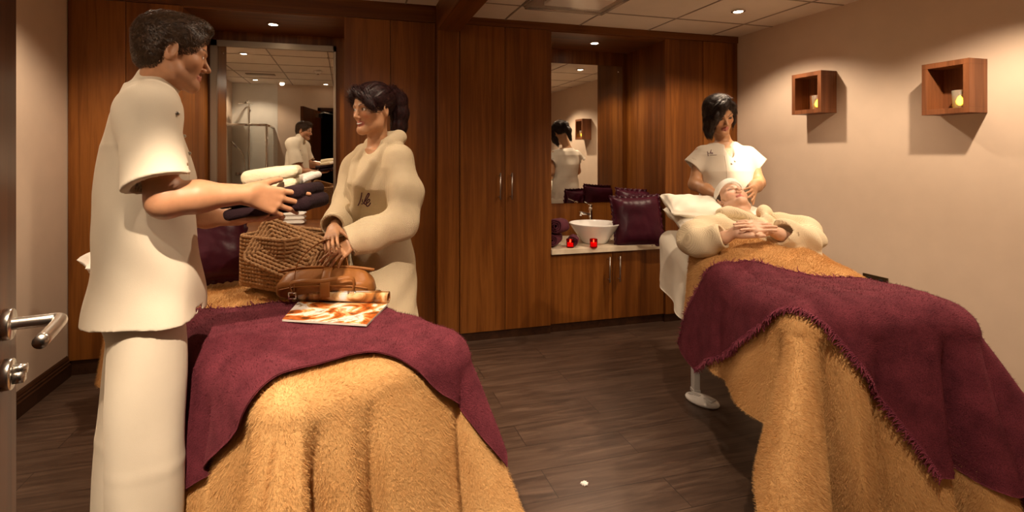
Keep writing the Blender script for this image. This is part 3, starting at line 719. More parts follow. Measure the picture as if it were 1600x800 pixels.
# brass socket plate
r = thing('wall_socket', 'dark brass double socket plate low on the right wall behind the couch', 'socket', (XR, 2.47, .53))
obj('plate', B(XR-.008, XR-.0005, 2.40, 2.56, .515, .60, bev=.002), M['brass'], r)
for yy in (2.44, 2.52): obj('switch', B(XR-.013, XR-.007, yy-.012, yy+.012, .56, .585, bev=.002), M['black'], r)
# foot control
p = cf(1.145, 2.84, 0)
r = thing('foot_control', 'white oval foot control lying on the floor beside the right couch', 'foot control', tuple(p))
bm = bmesh.new(); vs0 = []
lathe(bm, [(.060, 0), (.078, .004), (.082, .014), (.076, .024), (.045, .030), (.002, .031)], (0, 0, 0), 40)
R_ = Matrix.Rotation(math.radians(-70), 3, 'Z')
for v in bm.verts: v.co = R_@Vector((v.co.x*1.2, v.co.y*.75, v.co.z))+Vector(p)
obj('pedal_body', bm, M['white_pl'] if 'white_pl' in M else M['white'], r, True)
for s in (-1, 1):
    bm = bmesh.new(); vs = box(bm, -.028, .028, -.024, .024, 0, .004, bev=.0015)
    for v in vs: v.co = R_@Vector((v.co.x+s*.042, v.co.y*(1 if v.co.x*s > 0 else .5), v.co.z+.029))+Vector(p)
    obj('rocker_button', bm, M['plastic'], r)
# scrap on the floor
p = at(913, 755, 2.13); p[2] = 0
bm = bmesh.new(); bmesh.ops.create_icosphere(bm, subdivisions=3, radius=.011)
for v in bm.verts: v.co = Vector((v.co.x*1.2, v.co.y, v.co.z*.6))*(1+.4*math.sin(v.co.x*700)*math.cos(v.co.y*600+1))+Vector((p[0], p[1], .006))
meta(obj('paper_scrap', bm, M['white'], None, origin=(p[0], p[1], 0)), 'tiny white scrap of paper on the dark floor between the couches', 'paper scrap')

# ------------------------------------------------------------------ hamper, handbag, magazine on the left couch
TOP1 = .768
def coil(bm, pts, r, bead=.021, closed=True):
    P = [Vector(p) for p in pts]+([Vector(pts[0])] if closed else []); out = []; rs = []; acc = 0
    for a, b in zip(P, P[1:]):
        L = (b-a).length; n = max(2, int(L/.0052))
        for k in range(n):
            out.append(a.lerp(b, k/n)); rs.append(r*(.66+.44*abs(math.sin(math.pi*(acc+L*k/n)/bead))))
        acc += L
    tube(bm, out, r, 7, closed=closed, rs=rs)
r = thing('woven_hamper', 'open woven seagrass hamper with a tilted lid on the left couch', 'hamper', tuple(cf(-.93, 2.36, TOP1)))
lc = [at(416, 336, 2.34), at(532, 380, 2.22), at(497, 456, 2.08), at(374, 413, 2.14)]     # lid corners
lc = [Vector(p) for p in lc]
lc[3] = lc[0]+(lc[2]-lc[1])*1.02
nrm = (lc[1]-lc[0]).cross(lc[3]-lc[0]).normalized()
if nrm.dot(Vector((0, -1, 0))) < 0: nrm = -nrm
def inset(c, a, n=5):
    u, v = c[1]-c[0], c[3]-c[0]; lu, lv = u.length, v.length; u.normalize(); v.normalize(); rr = max(.004, .035-a*.5); out = []
    cen = [(a, a), (lu-a, a), (lu-a, lv-a), (a, lv-a)]; sg = [(1, 1), (-1, 1), (-1, -1), (1, -1)]; st = [math.pi, 1.5*math.pi, 0, .5*math.pi]
    for (x, y), (sx, sy), s0 in zip(cen, sg, st):
        for k in range(n):
            t = s0+k/(n-1)*math.pi/2; out.append(c[0]+u*(x+sx*rr+rr*math.cos(t))+v*(y+sy*rr+rr*math.sin(t)))
    return out
lv = (lc[3]-lc[0]).length; bm = bmesh.new(); step = .0165; k = 0
while step*k+.012 < lv/2-.004:
    coil(bm, inset(lc, .008+step*k), .0088); k += 1
obj('lid', bm, M['wicker'], r, True)
bm = bmesh.new(); ctr = sum(lc, Vector())/4
vs = [bm.verts.new(p*.93+ctr*.07-nrm*.004) for p in lc]+[bm.verts.new(p*.93+ctr*.07-nrm*.010) for p in lc]
bm.faces.new(vs[:4]); bm.faces.new(vs[7:3:-1])
for i in range(4): bm.faces.new((vs[i], vs[(i+1) % 4], vs[4+(i+1) % 4], vs[4+i]))
bmesh.ops.recalc_face_normals(bm, faces=bm.faces); obj('lid_backing', bm, M['wicker'], r)
hb = [Vector(cf(-1.135, 2.32, 0)), Vector(cf(-.87, 2.17, 0)), Vector(cf(-.76, 2.42, 0)), Vector(cf(-1.0, 2.60, 0))]
bm = bmesh.new(); kk = 0
for kk in range(14):
    z = TOP1+.010+kk*.0165; sc = 1+.02*math.sin(kk/13*math.pi)+(-.06 if kk == 0 else 0)
    c0 = sum(hb, Vector())/4; cc = [c0+(p-c0)*sc+Vector((0, 0, z)) for p in hb]
    coil(bm, inset(cc, .0), .0094)
obj('basket', bm, M['wicker'], r, True)
bm = bmesh.new(); vs = [bm.verts.new(p+Vector((0, 0, TOP1+.006))) for p in hb]; vt = [bm.verts.new(p*.985+c0*.015+Vector((0, 0, TOP1+.22))) for p in hb]
bm.faces.new(vs)
for i in range(4): bm.faces.new((vs[i], vs[(i+1) % 4], vt[(i+1) % 4], vt[i]))
m_ = obj('lining', bm, M['wicker'], r); md = m_.modifiers.new('solid', 'SOLIDIFY'); md.thickness = .004

# handbag
bo = cf(-.675, 2.11, TOP1); bx_ = cv(1, .10, 0); bz_ = Vector((0, 0, 1))
FB = frame(bx_, bz_)
r = thing('leather_handbag', 'tan leather handbag with looped handles behind the magazine', 'handbag', tuple(bo))
def bagpt(x, y, z): return Vector(FB@np.array([x, y, z]))+Vector(bo)
n, m = 60, 40; uu = np.linspace(-1, 1, n)[:, None]; aa = np.linspace(0, 2*np.pi, m, endpoint=False)[None]
Lx = .190*(1-.03*np.sin(aa)); prof_y = .066; 
ca, sa = np.cos(aa), np.sin(aa)
sy = np.sign(ca)*np.abs(ca)**.7; sz = np.sign(sa)*np.abs(sa)**.75
endk = (1-np.abs(uu)**7)**.5
zt = .064+.062*sz*(1-.12*uu**2); topn = np.clip((zt-.075)/.05, 0, 1)
X = uu*Lx*(1-.10*topn); Y = sy*prof_y*(1-.60*topn)*(.35+.65*endk); Z = .064+(zt-.064)*(.55+.45*endk)
P = np.stack([X+0*Y, Y, Z], -1); P += .004*vnoise(P, 9, 4)[..., None]; P[..., 2] = np.maximum(P[..., 2], .002)
P = np.concatenate([P[:1]*.02+P[:1].mean(1, keepdims=True)*.98, P, P[-1:]*.02+P[-1:].mean(1, keepdims=True)*.98]); n += 2
V = P.reshape(-1, 3); idx = np.arange(n*m).reshape(n, m); nx_ = np.roll(idx, -1, 1)
F = np.stack([idx[:-1], nx_[:-1], nx_[1:], idx[1:]], -1).reshape(-1, 4)
V = np.concatenate([V, P[0].mean(0)[None], P[-1].mean(0)[None]]); c0_, c1_ = n*m, n*m+1
caps = [(c0_, nx_[0, i], idx[0, i], c0_) for i in range(m)]
F = np.concatenate([F, np.array([(c0_, nx_[0, i], idx[0, i], idx[0, i]) for i in range(0)]).reshape(-1, 4).astype(int)])
me_bag = npobj('bag_body', V@FB.T+bo, F, M['leather'], r)
bm = bmesh.new()
for s in (-1, 1):
    tube(bm, smooth_path([bagpt(-.17, s*.062, .055), bagpt(-.10, s*.070, .068), bagpt(0, s*.072, .070), bagpt(.10, s*.070, .068), bagpt(.17, s*.062, .055)], 6), .0035, 8)
tube(bm, smooth_path([bagpt(-.19, 0, .115), bagpt(-.1, 0, .128), bagpt(0, 0, .130), bagpt(.1, 0, .128), bagpt(.19, 0, .115)], 6), .006, 8)
obj('piping', bm, M['leather'], r, True)
def strap(pts, wd, name='strap', mat='leather'):
    bm = bmesh.new(); P = smooth_path(pts, 6); 
    tube(bm, P, wd/2, 10, flat=.22); return obj(name, bm, M[mat], r, True)
strap([bagpt(.01, -.02, .130), bagpt(.01, -.05, .112), bagpt(.01, -.083, .075), bagpt(.012, -.090, .03)], .040, 'buckle_strap')
strap([bagpt(-.11, -.072, .05), bagpt(-.11, -.060, .10), bagpt(-.10, -.045, .16), bagpt(-.05, .0, .215), bagpt(.01, .03, .235), bagpt(.06, .03, .19), bagpt(.085, 0, .125)], .018, 'handle')
strap([bagpt(-.11, -.075, .04), bagpt(-.12, -.090, .085), bagpt(-.07, -.105, .10), bagpt(0, -.107, .098), bagpt(.07, -.105, .108), bagpt(.12, -.090, .10), bagpt(.115, -.075, .04)], .018, 'handle')
for x in (-.11, .115):
    bm = bmesh.new()
    for z in (.03, .052): tube(bm, [bagpt(x-.013, -.094, z), bagpt(x+.013, -.094, z)], .003, 8)
    for dx in (-.013, .013): tube(bm, [bagpt(x+dx, -.094, .028), bagpt(x+dx, -.094, .054)], .003, 8)
    obj('buckle', bm, M['chrome'], r, True)

# magazine
def printed(name, stops, sc, seed):
    m, nt, b = newmat(name); v = coords(nt, (1, 1, 1)); n = N(nt, 'ShaderNodeTexNoise'); n.inputs['Scale'].default_value = sc; n.inputs['Detail'].default_value = 5; n.inputs['Distortion'].default_value = 1.4
    nt.links.new(v, n.inputs['Vector']); c = ramp(nt, n.outputs[0], stops); nt.links.new(c, b.inputs['Base Color']); b.inputs['Roughness'].default_value = .18; return m
M['cover'] = printed('printed_food_photo', [(.34, (.10, .035, .012)), (.44, (.55, .13, .02)), (.50, (.80, .52, .22)), (.53, (.80, .78, .74)), (.60, (.82, .80, .77)), (.64, (.30, .20, .06)), (.72, (.72, .50, .24))], 9, 0)
M['roll'] = printed('printed_cover', [(.36, (.03, .018, .014)), (.46, (.40, .16, .04)), (.52, (.70, .48, .25)), (.58, (.62, .62, .64)), (.7, (.70, .70, .72))], 7, 3)
M['paper'] = plain('page_edges', (.80, .76, .68), .6)
q = [on_h(441, 502, TOP1+.002), on_h(573, 510, TOP1+.002), on_h(606, 477, TOP1+.002), on_h(466, 474, TOP1+.002)]
q = [Vector(p) for p in q]
r = thing('magazine', 'glossy magazine with its cover rolled back, lying on the burgundy throw', 'magazine', tuple((q[0]+q[2])/2))
bm = bmesh.new(); lo_ = [bm.verts.new(p) for p in q]; hi_ = [bm.verts.new(p+Vector((0, 0, .007))) for p in q]
bm.faces.new(hi_); bm.faces.new(list(reversed(lo_)))
for i in range(4): f = bm.faces.new((lo_[i], lo_[(i+1) % 4], hi_[(i+1) % 4], hi_[i])); f.material_index = 1
obj('pages', bm, [M['cover'], M['paper']], r)
a, b = q[3]+Vector((0, 0, .027)), q[2]+Vector((0, 0, .027)); ax = (b-a); q_ = frame(ax, (0, 0, 1)); nt_, ns = 60, 20
t = np.linspace(-1.8, 1.5*2*np.pi-1.8, nt_)[:, None]; s = np.linspace(0, 1, ns)[None]
R_ = (.016+.0035*t/6)*(.85+.35*s); P = np.stack([s*ax.length+0*t, R_*np.cos(t)*1.1+.012, R_*np.sin(t)], -1)@q_.T+np.array(a)
idx = np.arange(nt_*ns).reshape(nt_, ns); qd = np.stack([idx[:-1, :-1], idx[1:, :-1], idx[1:, 1:], idx[:-1, 1:]], -1).reshape(-1, 4)
o = npobj('rolled_cover', P.reshape(-1, 3), qd, M['roll'], r); md = o.modifiers.new('solid', 'SOLIDIFY'); md.thickness = .0025

# small stack in the left alcove
r = thing('folded_towels', 'small stack of folded pale towels on the alcove counter under the large mirror', 'towels', tuple(cf(-1.50, 3.93, .84)))
for k in range(3):
    V, F = pillow_mesh(.16, .11, .032, n=20, p=8, seed=k, wr=.001); npobj('towel', placed(V, cf(-1.49, 3.90, .857+.031*k), frame(cv(1, .2, 0), (0, 0, 1))), F, M['towel_white'], r)
# ------------------------------------------------------------------ people: blended body surfaces
def smin(a, b, k):
    if k <= 0: return np.minimum(a, b)
    h = np.maximum(k-np.abs(a-b), 0)/k; return np.minimum(a, b)-h*h*k*.25
def fcone(a, b, ra, rb):
    a = np.array(a, float); b = np.array(b, float); ba = b-a; L2 = (ba@ba)+1e-12
    def f(P):
        pa = P-a; t = np.clip(pa@ba/L2, 0, 1); return np.sqrt(((pa-t[..., None]*ba)**2).sum(-1))-(ra+(rb-ra)*t)
    return f
def fell(c, r, R=None):
    c = np.array(c, float); r = np.array(r, float)
    def f(P):
        q = P-c
        if R is not None: q = q@R
        k0 = np.sqrt(((q/r)**2).sum(-1)); k1 = np.sqrt(((q/r**2)**2).sum(-1))+1e-9
        return k0*(k0-1)/k1
    return f
def floft(o, R, keys, p=2.2, round_=.0):     # keys: (height, forward centre, side centre, half depth, half width)
    o = np.array(o, float); K = np.array(keys, float); K = K[np.argsort(K[:, 0])]
    def f(P):
        q = (P-o)@R; z = q[..., 2]; g = [np.interp(z, K[:, 0], K[:, i]) for i in range(1, 5)]
        y = (q[..., 1]-g[0])/g[2]; x = (q[..., 0]-g[1])/g[3]; m = np.minimum(g[2], g[3])
        rad = (np.abs(x)**p+np.abs(y)**p)**(1/p); d = (rad-1)*m*np.minimum(1, 1)
        return np.maximum(d, np.maximum(z-K[-1, 0], K[0, 0]-z))
    return f
def sleeve(pts, rs, k, inner, torso):       # an open-ended sleeve
    cs = [fcone(a, b, ra, rb) for a, b, ra, rb in zip(pts, pts[1:], rs, rs[1:])]
    e = np.array(pts[-1]); n = e-np.array(pts[-2]); n /= np.linalg.norm(n)
    def f(P):
        d = cs[0](P)
        for c in cs[1:]: d = smin(d, c(P), k)
        h = (P-e)@n; return np.maximum(np.maximum(d, h), -np.maximum(np.maximum(d+inner, -(h+.03)), .016-torso(P)))
    return f
class Sdf:
    def __init__(s): s.p = []; s.warp = None
    def add(s, f, k=.02): s.p.append((f, k, 1)); return s
    def cut(s, f, k=.004): s.p.append((f, k, -1)); return s
    def cone(s, a, b, ra, rb, k=.02): return s.add(fcone(a, b, ra, rb), k)
    def chain(s, pts, rs, k=.02):
        for a, b, ra, rb in zip(pts, pts[1:], rs, rs[1:]): s.cone(a, b, ra, rb, k)
        return s
    def mesh(s, lo, hi, h, B=8):
        lo = np.array(lo, float); hi = np.array(hi, float); nb = np.ceil((hi-lo)/(h*B)).astype(int)
        g = np.stack(np.meshgrid(*[np.arange(n) for n in nb], indexing='ij'), -1).reshape(-1, 3)
        C = lo+(g+.5)*h*B-h/2; R = h*B*.866
        dc = []; T = np.full(len(C), 9.)
        for f, k, sg in s.p:
            d = f(C); dc.append(d); T = smin(T, d, k) if sg > 0 else -smin(-T, d, k)
        act = np.abs(T) < R*1.7+.012
        V = np.where(T < 0, -1., 1.).astype(np.float32).reshape(nb)
        V = np.repeat(np.repeat(np.repeat(V, B, 0), B, 1), B, 2)
        ai = np.nonzero(act)[0]; off = np.stack(np.meshgrid(*[np.arange(B)]*3, indexing='ij'), -1).reshape(-1, 3)
        V6 = V.reshape(nb[0], B, nb[1], B, nb[2], B)
        for c0 in range(0, len(ai), 300):
            ii = ai[c0:c0+300]; P = lo+(g[ii][:, None]*B+off[None])*h; D = np.full(P.shape[:2], 9.)
            for (f, k, sg), d0 in zip(s.p, dc):
                rel = (d0[ii] < np.maximum(T[ii], 0)+3.2*R+k+.02)
                if not rel.any(): continue
                d = f(P[rel])
                D[rel] = smin(D[rel], d, k) if sg > 0 else -smin(-D[rel], d, k)
            if s.warp is not None: D = D+s.warp(P)
            gi = g[ii]; V6[gi[:, 0], :, gi[:, 1], :, gi[:, 2], :] = D.reshape(-1, B, B, B)
        V = V6.reshape(nb*B); S = V < 0
        a = S[:-1, :-1, :-1]; allv = a.copy(); anyv = a.copy()
        n = V.shape
        sl = lambda i, j, k: (slice(i, n[0]-1+i), slice(j, n[1]-1+j), slice(k, n[2]-1+k))
        cr = [(i, j, k) for i in (0, 1) for j in (0, 1) for k in (0, 1)]
        for c in cr[1:]: allv &= S[sl(*c)]; anyv |= S[sl(*c)]
        I = np.argwhere(anyv & ~allv); vals = np.stack([V[I[:, 0]+c[0], I[:, 1]+c[1], I[:, 2]+c[2]] for c in cr], 1)
        acc = np.zeros((len(I), 3)); cnt = np.zeros(len(I)); ca = np.array(cr, float)
        for i in range(8):
            for j in range(i+1, 8):
                if np.abs(ca[i]-ca[j]).sum() != 1: continue
                va, vb = vals[:, i], vals[:, j]; x = (va < 0) != (vb < 0); t = va/(va-vb+1e-12)
                p = ca[i]+(ca[j]-ca[i])*t[:, None]; acc[x] += p[x]; cnt[x] += 1
        P = lo+(I+acc/cnt[:, None])*h
        ID = np.full((n[0]-1, n[1]-1, n[2]-1), -1, np.int32); ID[I[:, 0], I[:, 1], I[:, 2]] = np.arange(len(I))
        F = []
        for ax in range(3):
            e = [0, 0, 0]; e[ax] = 1; m = [slice(1, -1)]*3
            s0 = S[tuple(slice(0 if q == ax else 1, n[q]-1) for q in range(3))]; s1 = S[tuple(slice(1, n[q]) if q == ax else slice(1, n[q]-1) for q in range(3))]
            X = np.argwhere(s0 != s1); 
            if len(X) == 0: continue
            sg = s0[X[:, 0], X[:, 1], X[:, 2]]
            X = X+np.array([0 if q == ax else 1 for q in range(3)])
            b, c = [(1, 2), (2, 0), (0, 1)][ax]; eb = np.eye(3, dtype=int)[b]; ec = np.eye(3, dtype=int)[c]
            q = [X-eb-ec, X-ec, X, X-eb]; q = np.stack([ID[v[:, 0], v[:, 1], v[:, 2]] for v in q], 1)
            q[~sg] = q[~sg][:, ::-1]; F.append(q)
        F = np.concatenate(F); F = F[(F >= 0).all(1)]
        return P, F
def bounds(*pts, pad=.12):
    P = np.array(pts); return P.min(0)-pad, P.max(0)+pad

def hframe(fwd, up):
    y = np.array(fwd, float); y /= np.linalg.norm(y); z = np.array(up, float); z -= y*(z@y); z /= np.linalg.norm(z)
    return np.stack([np.cross(y, z), y, z], 1)       # columns: person's right, forward, up
def add_head(S, o, R, s=1., neck=None, nr=.055, female=False, closed=False, jaw=1.):
    o = np.array(o, float); L = lambda x, y, z: o+R@(np.array([x, y, z])*s)
    E = lambda c, r, k=.015: S.add(fell(L(*c), np.array(r)*s, R), k)
    E((0, -.010, .036), (.075, .100, .080), .01)
    E((0, .022, -.022), (.0615, .066, .084), .03)
    for q in (-1, 1):
        S.cone(L(q*.056, -.004, -.035), L(q*.050*jaw, .012, -.072), .016*s, .016*s, .02)
        S.cone(L(q*.050*jaw, .012, -.072), L(q*.012, .068, -.098), .017*s, .014*s, .03)
        S.add(fell(L(q*.040, .052, -.026), np.array([.022, .022, .018])*s, R), .025)
        S.cone(L(q*.016, .088, .012), L(q*.044, .070, .014), .0075*s, .0075*s, .014)
    S.cone(L(-.008, .071, -.098), L(.008, .071, -.098), .0145*s, .0145*s, .02)
    for q in (-1, 1):
        S.cut(fell(L(q*.031, .094, -.001), np.array([.016, .0135, .0105])*s, R), .012*s)
        S.add(fell(L(q*.031, .0725, -.002), np.array([.0145, .0145, .0130])*s, R), .003)
        if not closed: S.cut(fell(L(q*.031, .088, -.0025), np.array([.0130, .012, .0058 if not female else .0066])*s, R), .001)
    nl = .9 if female else 1.
    S.cone(L(0, .084, .004), L(0, .084+.024*nl, -.034), .0068*s, .0092*s, .008)
    S.cone(L(-.010*nl, .094, -.040), L(.010*nl, .094, -.040), .0075*s, .0075*s, .006)
    for q in (-1, 1): S.cut(fell(L(q*.0065, .101, -.0465), np.array([.003, .005, .003])*s, R), .002)
    S.cone(L(-.018, .080, -.0645), L(0, .0875, -.062), .0038*s, .0048*s, .005); S.cone(L(.018, .080, -.0645), L(0, .0875, -.062), .0038*s, .0048*s, .005)
    S.cone(L(-.015, .080, -.070), L(0, .0865, -.0725), .0040*s, .0052*s, .004); S.cone(L(.015, .080, -.070), L(0, .0865, -.0725), .0040*s, .0052*s, .004)
    S.cut(fell(L(0, .097, -.0668), np.array([.021, .008, .0014 if female else .0007])*s, R), .001)
    for q in (-1, 1):       # ears
        Re = R@np.array(Euler((math.radians(-12), 0, math.radians(-q*22))).to_matrix())
        S.add(fell(L(q*.078, -.012, -.008), np.array([.0075, .019, .032])*s, Re), .006)
        S.cut(fell(L(q*.0855, -.009, -.004), np.array([.0055, .0105, .019])*s, Re), .004)
        S.cone(L(q*.074, .002, -.012), L(q*.075, .0, -.020), .006*s, .006*s, .004)
    if neck is not None:
        n1 = L(0, -.022, -.055); n2 = L(0, .004, -.095)*.45+n1*.55
        S.cone(n1, neck, nr*.98*s, nr*1.06, .03); 
    return L
def head_color(P, o, R, s, skin, lip, brow, stubble=0, blush=.25, brow_w=.0042):
    q = ((P-np.array(o))@R)/s; n = len(P); c = np.tile(np.array(skin, float), (n, 1))
    def mixc(m, col_): 
        m = np.clip(m, 0, 1)[:, None]; return c*(1-m)+np.array(col_)*m
    ax = np.abs(q[:, 0]); fr = q[:, 1] > .03
    near = (np.abs(q) < .16).all(1)
    d = np.hypot((ax-.040)/.022, (q[:, 2]+.032)/.02); c = mixc(near*fr*blush*np.exp(-d**2), np.array(skin)*[1.05, .62, .55])
    if stubble: 
        m = (q[:, 2] < -.035)*(q[:, 1] > -.02)*near*(q[:, 2] > -.125)*np.clip((-.035-q[:, 2])/.02, 0, 1)*np.clip((q[:, 1]+.02)/.04, 0, 1)*np.clip((q[:, 2]+.125)/.03, 0, 1); c = mixc(m*stubble, np.array(skin)*[.45, .42, .42])
    xb = np.clip((ax-.014)/.034, 0, 1); zb = .0155+.010*np.sin(xb*2.2)-.001; inb = (ax > .012)*(ax < .050)
    m = near*fr*inb*np.clip(1.5-np.abs(q[:, 2]-zb)/brow_w*(1+.5*xb), 0, 1); c = mixc(m*.92, brow)
    m = near*(q[:, 1] > .074)*np.clip(1.6-np.hypot(q[:, 0]/.0235, (q[:, 2]+.0668)/.0105), 0, 1)*1.6; c = mixc(m*.85, lip)
    m = near*fr*np.clip(1.35-np.hypot((ax-.031)/.0135, (q[:, 2]+.0015)/.0078), 0, 1)*2.2*((q[:, 2] > -.0085)); c = mixc(m*.55, brow)
    return c
def skinmat():
    m, nt, b = newmat('skin'); a = N(nt, 'ShaderNodeVertexColor'); a.layer_name = 'tone'
    n = N(nt, 'ShaderNodeTexNoise'); n.inputs['Scale'].default_value = 60; n.inputs['Detail'].default_value = 4; nt.links.new(coords(nt), n.inputs['Vector'])
    mx = N(nt, 'ShaderNodeMixRGB', blend_type='MULTIPLY'); mx.inputs[0].default_value = .25
    nt.links.new(a.outputs[0], mx.inputs[1]); nt.links.new(n.outputs[0], mx.inputs[2]); 
    g = N(nt, 'ShaderNodeGamma'); g.inputs[1].default_value = .95; nt.links.new(mx.outputs[0], g.inputs[0]); nt.links.new(g.outputs[0], b.inputs['Base Color'])
    b.inputs['Roughness'].default_value = .48; b.inputs['Subsurface Weight'].default_value = .12; b.inputs['Subsurface Radius'].default_value = (.012, .005, .003); b.inputs['Subsurface Scale'].default_value = .5
    bump(nt, b, n.outputs[0], .06, .001); return m
M['skin'] = skinmat()
def set_color(o, c):
    at_ = o.data.color_attributes.new('tone', 'FLOAT_COLOR', 'POINT'); a = np.ones((len(o.data.vertices), 4), np.float32); a[:, :3] = c; at_.data.foreach_set('color', a.ravel())
def eye_ball(parent, o, R, s, look=(0, 1, -.12), iris=(.09, .045, .02)):
    for q in (-1, 1):
        c = np.array(o)+R@(np.array([q*.031, .0735, -.0025])*s); bm = bmesh.new(); bmesh.ops.create_uvsphere(bm, u_segments=28, v_segments=20, radius=.0122*s)
        for v in bm.verts: v.co += Vector(c)
        e = obj('eye', bm, M['eye'], parent, True)
        lk = R@np.array(look, float); lk /= np.linalg.norm(lk); P = np.array([v.co[:] for v in e.data.vertices]); Mi = np.array(world_of(parent)); W = P@Mi[:3, :3].T+Mi[:3, 3]
        ca_ = ((W-c)/(.0122*s))@lk; col_ = np.tile([.80, .74, .68], (len(P), 1)); col_[ca_ > .86] = iris; col_[ca_ > .965] = (.01, .008, .006); set_color(e, col_)
def eyemat():
    m, nt, b = newmat('eye'); a = N(nt, 'ShaderNodeVertexColor'); a.layer_name = 'tone'; nt.links.new(a.outputs[0], b.inputs['Base Color']); b.inputs['Roughness'].default_value = .08; return m
M['eye'] = eyemat()
def hairmat(name, c1, c2):
    m, nt, b = newmat(name); n = N(nt, 'ShaderNodeTexNoise'); n.inputs['Scale'].default_value = 90; n.inputs['Detail'].default_value = 4; nt.links.new(coords(nt), n.inputs['Vector'])
    nt.links.new(ramp(nt, n.outputs[0], [(.35, c1), (.7, c2)]), b.inputs['Base Color']); b.inputs['Roughness'].default_value = .48; b.inputs['Specular IOR Level'].default_value = .35; bump(nt, b, n.outputs[0], .3, .002); return m
def strands(V, F, n, L, flow, seed=0, w=.0011, lift=.0015, wob=.10, seg=5, out=0):
    r = np.random.default_rng(seed); a, b, c, d = V[F[:, 0]], V[F[:, 1]], V[F[:, 2]], V[F[:, 3]]; nr = np.cross(c-a, d-b); ar = np.linalg.norm(nr, axis=1)+1e-15; nr /= ar[:, None]
    cdf = np.cumsum(ar); cdf /= cdf[-1]; i = np.minimum(np.searchsorted(cdf, r.random(n)), len(F)-1); s, t = r.random((2, n, 1))
    p = a[i]*(1-s)*(1-t)+b[i]*s*(1-t)+c[i]*s*t+d[i]*(1-s)*t; nn = nr[i]
    f = flow(p); f = f+nn*0+r.normal(size=f.shape)*wob; f -= nn*(f*nn).sum(1, keepdims=True); f /= np.linalg.norm(f, axis=1, keepdims=True)+1e-9
    Ln = L*(.6+.8*r.random((n, 1))); sd = np.cross(f, nn); pts = []
    for k in range(seg+1):
        u = k/seg; cen = p+f*Ln*(u-.5)+nn*(Ln*out*u*u)+nn*(lift*np.sin(u*np.pi)*1.6+.0003-.0022*(2*u-1)**2); ww = w*(1-.75*abs(2*u-1)**2)
        pts += [cen-sd*ww/2, cen+sd*ww/2]
    W = np.stack(pts, 1); m = 2*(seg+1); base = (np.arange(n)*m)[:, None]
    Fq = np.concatenate([base+np.array([2*k, 2*k+1, 2*k+3, 2*k+2]) for k in range(seg)])
    return W.reshape(-1, 3), Fq
def hair_obj(S, lo, hi, h, mat, parent, n, L, flow, seed=0, name='hair', **k):
    V, F = S.mesh(lo, hi, h); V2, F2 = strands(V, F, n, L, flow, seed, **k)
    return npobj(name, np.concatenate([V, V2]), np.concatenate([F, F2+len(V)]), mat, parent)
def add_hand(S, wrist, fdir, dorsal, side, scale=1., curl=(.3, .3, .3, .3), spread=.06, thumb=(.62, .72, -.25), tcurl=.3, k=.006, rs=1.):
    # side=+1: thumb lies on  dorsal x fdir , -1 the other way
    x = np.array(fdir, float); x /= np.linalg.norm(x); z = np.array(dorsal, float); z -= x*(z@x); z /= np.linalg.norm(z); y = np.cross(z, x)*side
    W = lambda a, b, c: np.array(wrist)+(x*a+y*b+z*c)*scale
    fy = [.031, .010, -.011, -.030]; kx = [.088, .092, .087, .078]
    ln = [(.042, .026, .020), (.046, .030, .022), (.042, .028, .021), (.033, .020, .018)]; rr = [.0088, .0090, .0085, .0076]
    for i in range(4):
        S.cone(W(.004, fy[i]*.55, 0), W(kx[i]*.97, fy[i], 0), .0155*scale*rs, .0112*scale*rs, .014)
        a = -.05; p = np.array([kx[i], fy[i], .001]); lat = fy[i]/.031*spread
        for j in range(3):
            a += curl[i]*(1.0, 1.25, .8)[j]; d = np.array([math.cos(a)*math.cos(lat), math.sin(lat), -math.sin(a)]); q = p+d*ln[i][j]
            S.cone(W(*p), W(*q), rr[i]*(1-.09*j)*scale*rs, rr[i]*(1-.09*(j+1))*scale*rs, .003 if j else k); p = q
    t0 = np.array([.020, .026, -.006]); td = np.array(thumb, float); td /= np.linalg.norm(td)
    t1 = t0+td*.040; S.cone(W(*t0), W(*t1), .0155*scale*rs, .0115*scale*rs, .014)
    td2 = td+np.array([.35, -.30, -.1])*tcurl; td2 /= np.linalg.norm(td2); t2 = t1+td2*.032; S.cone(W(*t1), W(*t2), .0110*scale*rs, .0096*scale*rs, .003)
    td3 = td2+np.array([.3, -.3, -.1])*tcurl; td3 /= np.linalg.norm(td3); S.cone(W(*t2), W(*(t2+td3*.025)), .0095*scale*rs, .0076*scale*rs, .003)
UP = np.array([0, 0, 1.])
def cd(X, Z, h=0): return cf(X, Z, h)
def folds(amp, terms, seed=0):
    r = np.random.default_rng(seed); T = []
    for (d, f, a) in terms: T.append((np.array(d, float), f, a, r.random()*6.28))
    def w(P):
        o = 0; wob = np.sin(P[..., 2]*9+P[..., 0]*7+1)*.5+np.sin(P[..., 1]*11+P[..., 2]*6)*.5
        for d, f, a, ph in T: o = o+a*np.sin((P@d)*f+ph+wob*1.6)
        return o*amp
    return w
def person(name, label, group=None): pass

